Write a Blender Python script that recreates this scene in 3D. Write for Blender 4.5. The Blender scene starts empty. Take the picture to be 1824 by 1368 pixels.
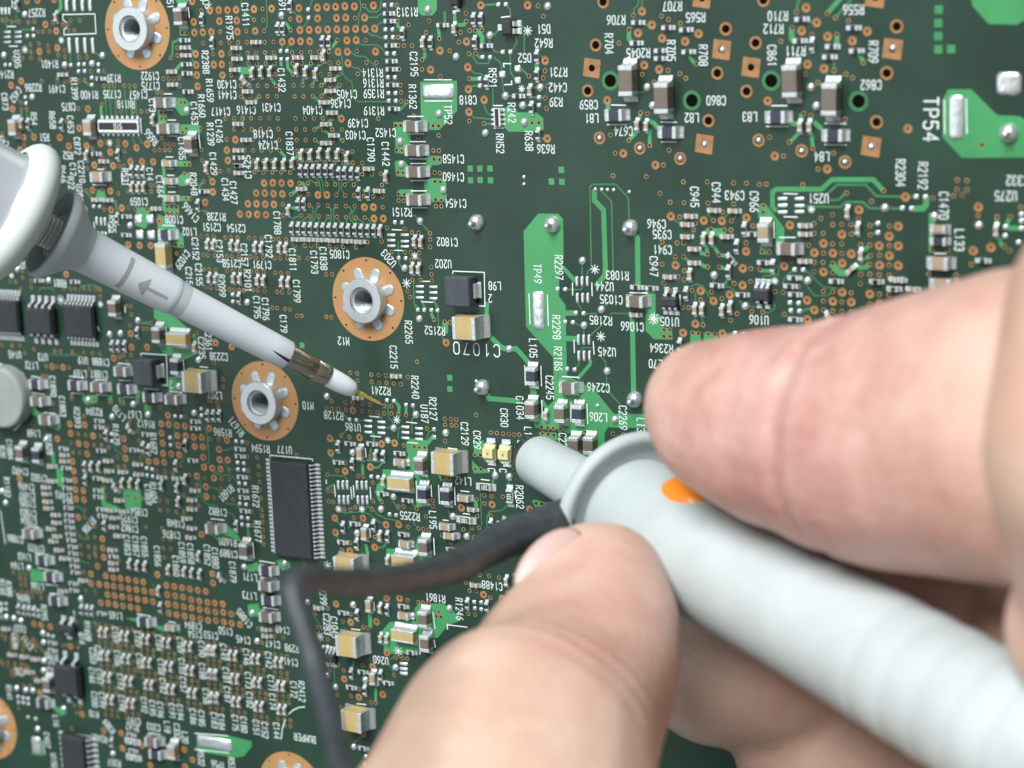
import bpy, math, random
import numpy as np
from mathutils import Matrix, Vector
from mathutils.geometry import delaunay_2d_cdt
random.seed(5)
SC = bpy.context.scene
COL = SC.collection
MM = 0.001
# ------------------------------------------------------------------ camera
# The board lies in the XY plane (its surface is z = 0, millimetres below, written to Blender in metres).
FPX, CX, CY = 3505.8, 912.0, 684.0
def euler(a, b, c):
    ca, sa, cb, sb, cc, sc = math.cos(a), math.sin(a), math.cos(b), math.sin(b), math.cos(c), math.sin(c)
    return np.array([[1,0,0],[0,ca,-sa],[0,sa,ca]]) @ np.array([[cb,0,sb],[0,1,0],[-sb,0,cb]]) @ np.array([[cc,-sc,0],[sc,cc,0],[0,0,1]])
UNIT = 4.53
CR = np.diag([1, -1, -1.0]) @ euler(0.2233, -0.4988, 0.0397)
CT = np.array([-0.94, 0.5658, 49.541]) * UNIT
CAM = -CR.T @ CT
def on_plane(x, y, z=0.0):
    """point of the board (mm) at height z seen at photograph pixel x, y"""
    d = CR.T @ np.array([(x - CX) / FPX, (y - CY) / FPX, 1.0])
    s = (z - CAM[2]) / d[2]
    return CAM + s * d
def in_space(x, y, depth):
    """point (mm) at a distance in front of the camera"""
    return CAM + CR.T @ (np.array([(x - CX) / FPX, (y - CY) / FPX, 1.0]) * depth)
def depth_of(p):
    return float((CR @ (np.array(p) - CAM))[2])
def pixel_of(p):
    q = CR @ (np.array(p) - CAM)
    return CX + FPX * q[0] / q[2], CY + FPX * q[1] / q[2]
def px_mm(x, y):
    """photograph pixels per millimetre of board, along board x and board y"""
    a, b = on_plane(x - 5, y), on_plane(x + 5, y)
    c, d = on_plane(x, y - 5), on_plane(x, y + 5)
    return 10 / abs(b[0] - a[0]), 10 / abs(d[1] - c[1])

cam = bpy.data.cameras.new('camera')
camo = bpy.data.objects.new('camera', cam); COL.objects.link(camo)
cam.sensor_width = 36.0
cam.lens = FPX / 1824 * 36
camo.matrix_world = Matrix.Translation(Vector(CAM * MM)) @ Matrix(euler(0.2233, -0.4988, 0.0397).T.tolist()).to_4x4()
cam.clip_start = 0.005; cam.clip_end = 5.0
cam.dof.use_dof = True
cam.dof.focus_distance = 0.222
cam.dof.aperture_fstop = cam.lens / 2.5
SC.camera = camo
# ------------------------------------------------------------------ light
world = bpy.data.worlds.new('World'); SC.world = world
world.use_nodes = True
wn = world.node_tree.nodes['Background']
wn.inputs[0].default_value = (0.80, 0.93, 1.0, 1); wn.inputs[1].default_value = 0.29
def area(name, loc, target, size, power, col):
    l = bpy.data.lights.new(name, 'AREA'); l.energy = power; l.size = size; l.color = col
    l.shape = 'DISK'
    o = bpy.data.objects.new(name, l); COL.objects.link(o)
    o.location = loc
    o.rotation_euler = (Vector(target) - Vector(loc)).to_track_quat('-Z', 'Y').to_euler()
    return o
area('ceiling_lamp', (0.00, 1.00, 1.02), (0.0, 0, 0), 0.74, 36.0, (0.97, 1.0, 1.0))
area('sheen_fill', (-0.84, 0.04, 1.36), (0, 0, 0), 0.84, 3.4, (0.90, 0.97, 1.0))  # added fill at left, no real source: board sheen and brighter metal tops
SC.view_settings.view_transform = 'Standard'
SC.view_settings.look = 'None'
SC.view_settings.exposure = 0.0
SC.view_settings.gamma = 1.0
# ------------------------------------------------------------------ materials
def mat(name, col, rough=0.5, metal=0.0, var=0.0, vscale=400, bump=0.0, bscale=900, spec=0.5, sss=0.0, trans=0.0, ior=1.5, col2=None, coat=0.0):
    m = bpy.data.materials.new(name); m.use_nodes = True
    nt = m.node_tree; b = nt.nodes['Principled BSDF']
    b.inputs['Base Color'].default_value = (*col, 1)
    b.inputs['Roughness'].default_value = rough
    b.inputs['Metallic'].default_value = metal
    b.inputs['Specular IOR Level'].default_value = spec
    b.inputs['IOR'].default_value = ior
    b.inputs['Transmission Weight'].default_value = trans
    b.inputs['Coat Weight'].default_value = coat
    if sss:
        b.inputs['Subsurface Weight'].default_value = sss
        b.inputs['Subsurface Radius'].default_value = (1.0, 0.35, 0.2)
        b.inputs['Subsurface Scale'].default_value = 0.002
    tc = nt.nodes.new('ShaderNodeTexCoord')
    if var or col2:
        n = nt.nodes.new('ShaderNodeTexNoise'); n.inputs['Scale'].default_value = vscale; n.inputs['Detail'].default_value = 5
        nt.links.new(tc.outputs['Object'], n.inputs['Vector'])
        r = nt.nodes.new('ShaderNodeValToRGB')
        r.color_ramp.elements[0].position = 0.35; r.color_ramp.elements[1].position = 0.68
        c2 = col2 or tuple(min(1, c * (1 + var)) for c in col)
        c1 = col if col2 else tuple(c * (1 - var) for c in col)
        r.color_ramp.elements[0].color = (*c1, 1); r.color_ramp.elements[1].color = (*c2, 1)
        nt.links.new(n.outputs['Fac'], r.inputs['Fac'])
        nt.links.new(r.outputs['Color'], b.inputs['Base Color'])
    if bump:
        n2 = nt.nodes.new('ShaderNodeTexNoise'); n2.inputs['Scale'].default_value = bscale; n2.inputs['Detail'].default_value = 4
        nt.links.new(tc.outputs['Object'], n2.inputs['Vector'])
        bp = nt.nodes.new('ShaderNodeBump'); bp.inputs['Strength'].default_value = bump; bp.inputs['Distance'].default_value = 0.0001
        nt.links.new(n2.outputs['Fac'], bp.inputs['Height'])
        nt.links.new(bp.outputs['Normal'], b.inputs['Normal'])
    return m
M = {}
M['mask'] = mat('solder_mask', (0.0145, 0.041, 0.0255), 0.36, var=0.24, vscale=90, bump=0.15, bscale=2500, spec=0.42)
M['pour'] = mat('masked_copper', (0.048, 0.255, 0.088), 0.32, var=0.10, vscale=160, bump=0.15, bscale=2500)
M['trace'] = mat('masked_trace', (0.035, 0.165, 0.060), 0.32, var=0.12, vscale=300)
M['ring'] = mat('via_copper', (0.31, 0.155, 0.060), 0.42, var=0.25, vscale=700)
M['ring2'] = mat('via_gold', (0.25, 0.165, 0.075), 0.42, var=0.3, vscale=900)
M['hole'] = mat('hole_dark', (0.006, 0.005, 0.004), 1.0, spec=0.0)
M['silk'] = mat('silkscreen_ink', (0.72, 0.79, 0.77), 0.55, var=0.08, vscale=1200)
M['solder'] = mat('solder_metal', (0.74, 0.765, 0.77), 0.30, metal=0.80, bump=1.0, bscale=1100)
M['term'] = mat('tin_terminal', (0.66, 0.685, 0.69), 0.36, metal=0.62, bump=0.9, bscale=3200)
M['tan'] = mat('tan_ceramic', (0.47, 0.345, 0.15), 0.42, var=0.10, vscale=500)
M['brown'] = mat('brown_ceramic', (0.150, 0.118, 0.098), 0.42, var=0.12, vscale=600)
M['beige'] = mat('beige_ceramic', (0.34, 0.265, 0.175), 0.42, var=0.10, vscale=900)
M['black'] = mat('black_resin', (0.022, 0.022, 0.028), 0.42, var=0.15, vscale=900, bump=0.4, bscale=5000)
M['dark'] = mat('ferrite_dark', (0.034, 0.036, 0.055), 0.36, var=0.12, vscale=900)
M['chip'] = mat('moulded_chip', (0.026, 0.028, 0.033), 0.50, var=0.16, vscale=1200, bump=0.6, bscale=6000)
M['coil'] = mat('ferrite_grey', (0.055, 0.060, 0.075), 0.46, var=0.14, vscale=900, bump=0.5, bscale=5000)
M['white'] = mat('white_alumina', (0.72, 0.73, 0.70), 0.5)
M['led'] = mat('led_epoxy', (0.62, 0.58, 0.30), 0.3, var=0.15, vscale=1500, coat=0.5)
M['leddie'] = mat('led_die', (0.30, 0.20, 0.09), 0.3)
M['nut'] = mat('zinc_nut', (0.62, 0.65, 0.66), 0.38, metal=0.8, bump=0.25, bscale=3500)
M['annulus'] = mat('nut_pad_copper', (0.46, 0.200, 0.080), 0.38, vscale=260, col2=(0.34, 0.215, 0.080))
M['spoke'] = mat('tinned_spoke', (0.46, 0.50, 0.52), 0.36, metal=0.55, bump=0.3, bscale=1500)
M['rubber'] = mat('grey_bumper', (0.27, 0.29, 0.28), 0.55, var=0.08, vscale=300, bump=0.2, bscale=4000)
M['plastic'] = mat('probe_grey', (0.44, 0.480, 0.480), 0.62, var=0.08, vscale=110, bump=0.35, bscale=2000, spec=0.3)
M['plastic2'] = mat('probe_white', (0.66, 0.70, 0.735), 0.5, var=0.04, vscale=150)
M['flange'] = mat('probe_collar', (0.56, 0.59, 0.62), 0.5, var=0.05, vscale=200)
M['tipwhite'] = mat('tip_white', (0.86, 0.88, 0.93), 0.35, sss=0.08)
M['knob'] = mat('white_ring', (0.60, 0.65, 0.60), 0.55)
M['mark'] = mat('print_grey', (0.36, 0.35, 0.355), 0.5)
M['chrome'] = mat('polished_cylinder', (0.82, 0.84, 0.88), 0.18, metal=0.6)
M['brass'] = mat('nickel_sleeve', (0.46, 0.41, 0.33), 0.28, metal=1.0, bump=0.3, bscale=1500)
M['gold'] = mat('gold_pin', (0.85, 0.62, 0.16), 0.3, metal=0.6)
M['spring'] = mat('nickel_spring', (0.78, 0.75, 0.70), 0.25, metal=0.8)
M['clear'] = mat('smoky_sleeve', (0.10, 0.11, 0.10), 0.15, trans=0.6, ior=1.35)
M['cable'] = mat('black_rubber', (0.040, 0.047, 0.054), 0.46, var=0.25, vscale=500, bump=0.8, bscale=600, spec=0.4)
M['orange'] = mat('orange_plastic', (0.85, 0.24, 0.01), 0.35)
M['nail'] = mat('nail', (0.49, 0.335, 0.30), 0.40, sss=0.15)
def skin():
    """blotchy skin; the pinched index fingertip is rosier than the tan thumb"""
    m = mat('skin', (0.52, 0.315, 0.235), 0.42, bump=0.9, bscale=700, sss=0.2, vscale=95, col2=(0.66, 0.475, 0.37))
    nt = m.node_tree; b = nt.nodes['Principled BSDF']
    base = b.inputs['Base Color'].links[0].from_socket
    tc = next(n for n in nt.nodes if n.type == 'TEX_COORD')
    c = in_space(1420, 760, 165) * MM
    vm = nt.nodes.new('ShaderNodeVectorMath'); vm.operation = 'DISTANCE'; vm.inputs[1].default_value = tuple(c)
    nt.links.new(tc.outputs['Object'], vm.inputs[0])
    mr = nt.nodes.new('ShaderNodeMapRange'); mr.inputs['From Min'].default_value = 0.006; mr.inputs['From Max'].default_value = 0.034
    mr.inputs['To Min'].default_value = 1; mr.inputs['To Max'].default_value = 0
    nt.links.new(vm.outputs['Value'], mr.inputs['Value'])
    n = nt.nodes.new('ShaderNodeTexNoise'); n.inputs['Scale'].default_value = 170; n.inputs['Detail'].default_value = 8; n.inputs['Roughness'].default_value = 0.65
    nt.links.new(tc.outputs['Object'], n.inputs['Vector'])
    r = nt.nodes.new('ShaderNodeValToRGB')
    r.color_ramp.elements[0].position = 0.38; r.color_ramp.elements[1].position = 0.66
    r.color_ramp.elements[0].color = (0.46, 0.225, 0.195, 1); r.color_ramp.elements[1].color = (0.61, 0.375, 0.325, 1)
    nt.links.new(n.outputs['Fac'], r.inputs['Fac'])
    mx = nt.nodes.new('ShaderNodeMix'); mx.data_type = 'RGBA'
    nt.links.new(mr.outputs['Result'], mx.inputs[0]); nt.links.new(base, mx.inputs[6]); nt.links.new(r.outputs['Color'], mx.inputs[7])
    nt.links.new(mx.outputs[2], b.inputs['Base Color'])
    # fine ridges and creases as relief
    vo = nt.nodes.new('ShaderNodeTexVoronoi'); vo.feature = 'DISTANCE_TO_EDGE'; vo.inputs['Scale'].default_value = 900
    nt.links.new(tc.outputs['Object'], vo.inputs['Vector'])
    bp = next(q for q in nt.nodes if q.type == 'BUMP')
    b2 = nt.nodes.new('ShaderNodeBump'); b2.inputs['Strength'].default_value = 0.5; b2.inputs['Distance'].default_value = 0.00012
    nt.links.new(vo.outputs['Distance'], b2.inputs['Height']); nt.links.new(bp.outputs['Normal'], b2.inputs['Normal'])
    nt.links.new(b2.outputs['Normal'], b.inputs['Normal'])
    return m
M['skin'] = skin()
M['substrate'] = mat('board_edge', (0.25, 0.24, 0.12), 0.6)
# ------------------------------------------------------------------ mesh helpers (all coordinates in mm)
class Geo:
    def __init__(s): s.v = []; s.f = []; s.m = []; s.n = 0; s.sm = []
    def add(s, V, F, mi=0, smooth=False):
        V = np.asarray(V, float)
        s.v.append(V); s.f += [tuple(i + s.n for i in f) for f in F]; s.m += [mi] * len(F); s.sm += [smooth] * len(F); s.n += len(V)
    def add_geo(s, g, T=None):
        for_v = np.vstack(g.v)
        if T is not None: for_v = for_v @ T[0].T + T[1]
        s.v.append(for_v); s.f += [tuple(i + s.n for i in f) for f in g.f]; s.m += g.m; s.sm += g.sm; s.n += len(for_v)
    def mesh(s, name, mats):
        me = bpy.data.meshes.new(name)
        V = np.vstack(s.v) * MM if s.v else np.zeros((0, 3))
        me.from_pydata([tuple(x) for x in V], [], s.f)
        for m in mats: me.materials.append(m)
        me.polygons.foreach_set('material_index', s.m)
        me.polygons.foreach_set('use_smooth', s.sm)
        me.update()
        return me
def link(name, me, parent=None, loc=(0, 0, 0), rz=0.0, label=None, kind=None):
    o = bpy.data.objects.new(name, me); COL.objects.link(o)
    o.location = Vector([c * MM for c in loc]); o.rotation_euler = (0, 0, rz)
    if parent is not None: o.parent = parent
    if label: o['label'] = label
    if kind: o['kind'] = kind
    return o
def tag(o, label, cat, group=None):
    o['label'] = label; o['category'] = cat
    if group: o['group'] = group
def hull_faces(V):
    import bmesh
    bm = bmesh.new()
    vs = [bm.verts.new(v) for v in V]
    bmesh.ops.convex_hull(bm, input=vs)
    bm.verts.index_update()
    F = [tuple(v.index for v in f.verts) for f in bm.faces]
    bm.free()
    return F
def _chamfer(h, b):
    V = []
    for sx in (-1, 1):
        for sy in (-1, 1):
            for sz in (-1, 1):
                V += [(sx*(h[0]-b), sy*(h[1]-b), sz*h[2]), (sx*(h[0]-b), sy*h[1], sz*(h[2]-b)), (sx*h[0], sy*(h[1]-b), sz*(h[2]-b))]
    return V
_CF = hull_faces(_chamfer((3, 2, 1), 0.3))
def box(g, c, size, b=0.03, mi=0):
    h = [s / 2 for s in size]; b = min(b, min(h) * 0.49)
    g.add(np.array(_chamfer(h, b)) + np.array(c), _CF, mi)
def hull(g, V, mi=0):
    g.add(V, hull_faces(V), mi)
def disc(g, c, r0, r1, z0, z1, n=24, mi=0, smooth=False, dx=0):
    """flat annulus from r0 (0 = full) at height z0 to r1 at height z1"""
    A = [2 * math.pi * i / n for i in range(n)]
    o = [(c[0] + r1 * math.cos(a), c[1] + r1 * math.sin(a), z1) for a in A]
    if r0 <= 0:
        g.add(o, [tuple(range(n))], mi, smooth)
    else:
        i_ = [(c[0] + r0 * math.cos(a), c[1] + r0 * math.sin(a), z0) for a in A]
        g.add(i_ + o, [(k, n + k, n + (k + 1) % n, (k + 1) % n) for k in range(n)], mi, smooth)
def lathe(g, prof, n=48, mi=0, smooth=True, org=(0,0,0), ax=None, flat_breaks=True):
    """prof: (s, r) along the axis; ax = 3x3 with columns (side, side, axis)"""
    V = []; F = []
    for s, r in prof:
        for k in range(n):
            a = 2 * math.pi * k / n
            V.append((r * math.cos(a), r * math.sin(a), s))
    m = len(prof)
    for j in range(m - 1):
        for k in range(n):
            a, b = j * n + k, j * n + (k + 1) % n
            F.append((a, b, b + n, a + n))
    V = np.array(V)
    if ax is not None: V = V @ ax.T
    V = V + np.array(org)
    g.add(V, F, mi, smooth)
def ribbon(g, pts, w, z, closed=False, mi=0):
    P = [np.array(p[:2], float) for p in pts]
    n = len(P); L = []; R = []
    for i in range(n):
        if closed:
            a = P[i] - P[i - 1]; b = P[(i + 1) % n] - P[i]
        else:
            a = P[i] - P[i - 1] if i else P[1] - P[0]
            b = P[i + 1] - P[i] if i < n - 1 else a
        a = a / (np.linalg.norm(a) + 1e-9); b = b / (np.linalg.norm(b) + 1e-9)
        na = np.array([-a[1], a[0]]); nb = np.array([-b[1], b[0]])
        m_ = na + nb; m_ = m_ / (np.linalg.norm(m_) + 1e-9)
        k = w / 2 / max(0.35, float(m_ @ na))
        q = P[i].copy()
        if not closed and i == 0: q = q - a * w * 0.3
        if not closed and i == n - 1: q = q + b * w * 0.3
        L.append(q + m_ * k); R.append(q - m_ * k)
    V = [(*p, z) for p in L] + [(*p, z) for p in R]
    F = [(i, n + i, n + (i + 1) % n, (i + 1) % n) for i in range(n if closed else n - 1)]
    g.add(V, F, mi)
# stroke font on a 4 x 6 grid
FONT = {
'0': ['1,0 3,0 4,1.2 4,4.8 3,6 1,6 0,4.8 0,1.2 1,0c'], '1': ['0.7,4.6 2,6 2,0'],
'2': ['0,4.8 1,6 3,6 4,4.8 4,3.8 0,0 4,0'], '3': ['0,5 1,6 3,6 4,4.9 4,4 3,3.1 1.6,3.1', '3,3.1 4,2.2 4,1.1 3,0 1,0 0,1'],
'4': ['3,0 3,6 0,2 4.2,2'], '5': ['4,6 0.4,6 0.1,3.3 2.6,3.6 4,2.6 4,1.1 3,0 1,0 0,0.9'],
'6': ['3.6,6 1.4,5 0,2.8 0,1.1 1,0 3,0 4,1.1 4,2.2 3,3.3 1,3.3 0.1,2.6'], '7': ['0,6 4,6 1.4,0'],
'8': ['1,3.2 0,4.2 0,5 1,6 3,6 4,5 4,4.2 3,3.2 1,3.2c', '1,3.2 0,2.2 0,1 1,0 3,0 4,1 4,2.2 3,3.2'],
'9': ['0.4,0 2.6,1 4,3.2 4,4.9 3,6 1,6 0,4.9 0,3.8 1,2.7 3,2.7 3.9,3.4'],
'A': ['0,0 2,6 4,0', '0.7,2 3.3,2'], 'B': ['0,0 0,6 3,6 4,5.2 4,4 3,3.2 0,3.2', '3,3.2 4,2.3 4,1 3,0 0,0'],
'C': ['4,1.1 3,0 1,0 0,1.1 0,4.9 1,6 3,6 4,4.9'], 'D': ['0,0 0,6 2.6,6 4,4.6 4,1.4 2.6,0 0,0'],
'E': ['4,6 0,6 0,0 4,0', '0,3.1 3,3.1'], 'I': ['2,0 2,6', '1,0 3,0', '1,6 3,6'], 'K': ['0,0 0,6', '4,6 0,2.6', '1.3,3.6 4,0'], 'L': ['0,6 0,0 4,0'],
'M': ['0,0 0,6 2,2.6 4,6 4,0'], 'N': ['0,0 0,6 4,0 4,6'], 'P': ['0,0 0,6 3,6 4,5 4,3.8 3,2.8 0,2.8'],
'Q': ['1,0 3,0 4,1.2 4,4.8 3,6 1,6 0,4.8 0,1.2 1,0c', '2.4,1.6 4.2,-0.4'], 'R': ['0,0 0,6 3,6 4,5 4,4 3,3 0,3', '2,3 4,0'],
'T': ['2,0 2,6', '0,6 4,6'], 'U': ['0,6 0,1.2 1,0 3,0 4,1.2 4,6'],
}
def text(g, s, c, D, h=0.92, sw=0.13, z=0.045, mi=0, adv=None, wid=None):
    """stroke lettering centred on c, baseline along unit vector D"""
    D = np.array(D, float); D /= np.linalg.norm(D); U = np.array([-D[1], D[0]])
    adv = adv or h * 0.625; wid = wid or h * 0.40
    tot = adv * (len(s) - 1) + wid
    o = np.array(c[:2]) - D * tot / 2 - U * h / 2
    for i, ch in enumerate(s):
        for j, st in enumerate(FONT.get(ch, [])):
            closed = st.endswith('c'); st = st.rstrip('c')
            P = [tuple(map(float, q.split(','))) for q in st.split()]
            if closed: P = P[:-1]
            W = [o + D * (i * adv + p[0] / 4 * wid) + U * p[1] / 6 * h for p in P]
            ribbon(g, W, sw, z + 0.004 * j, closed, mi)
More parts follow.
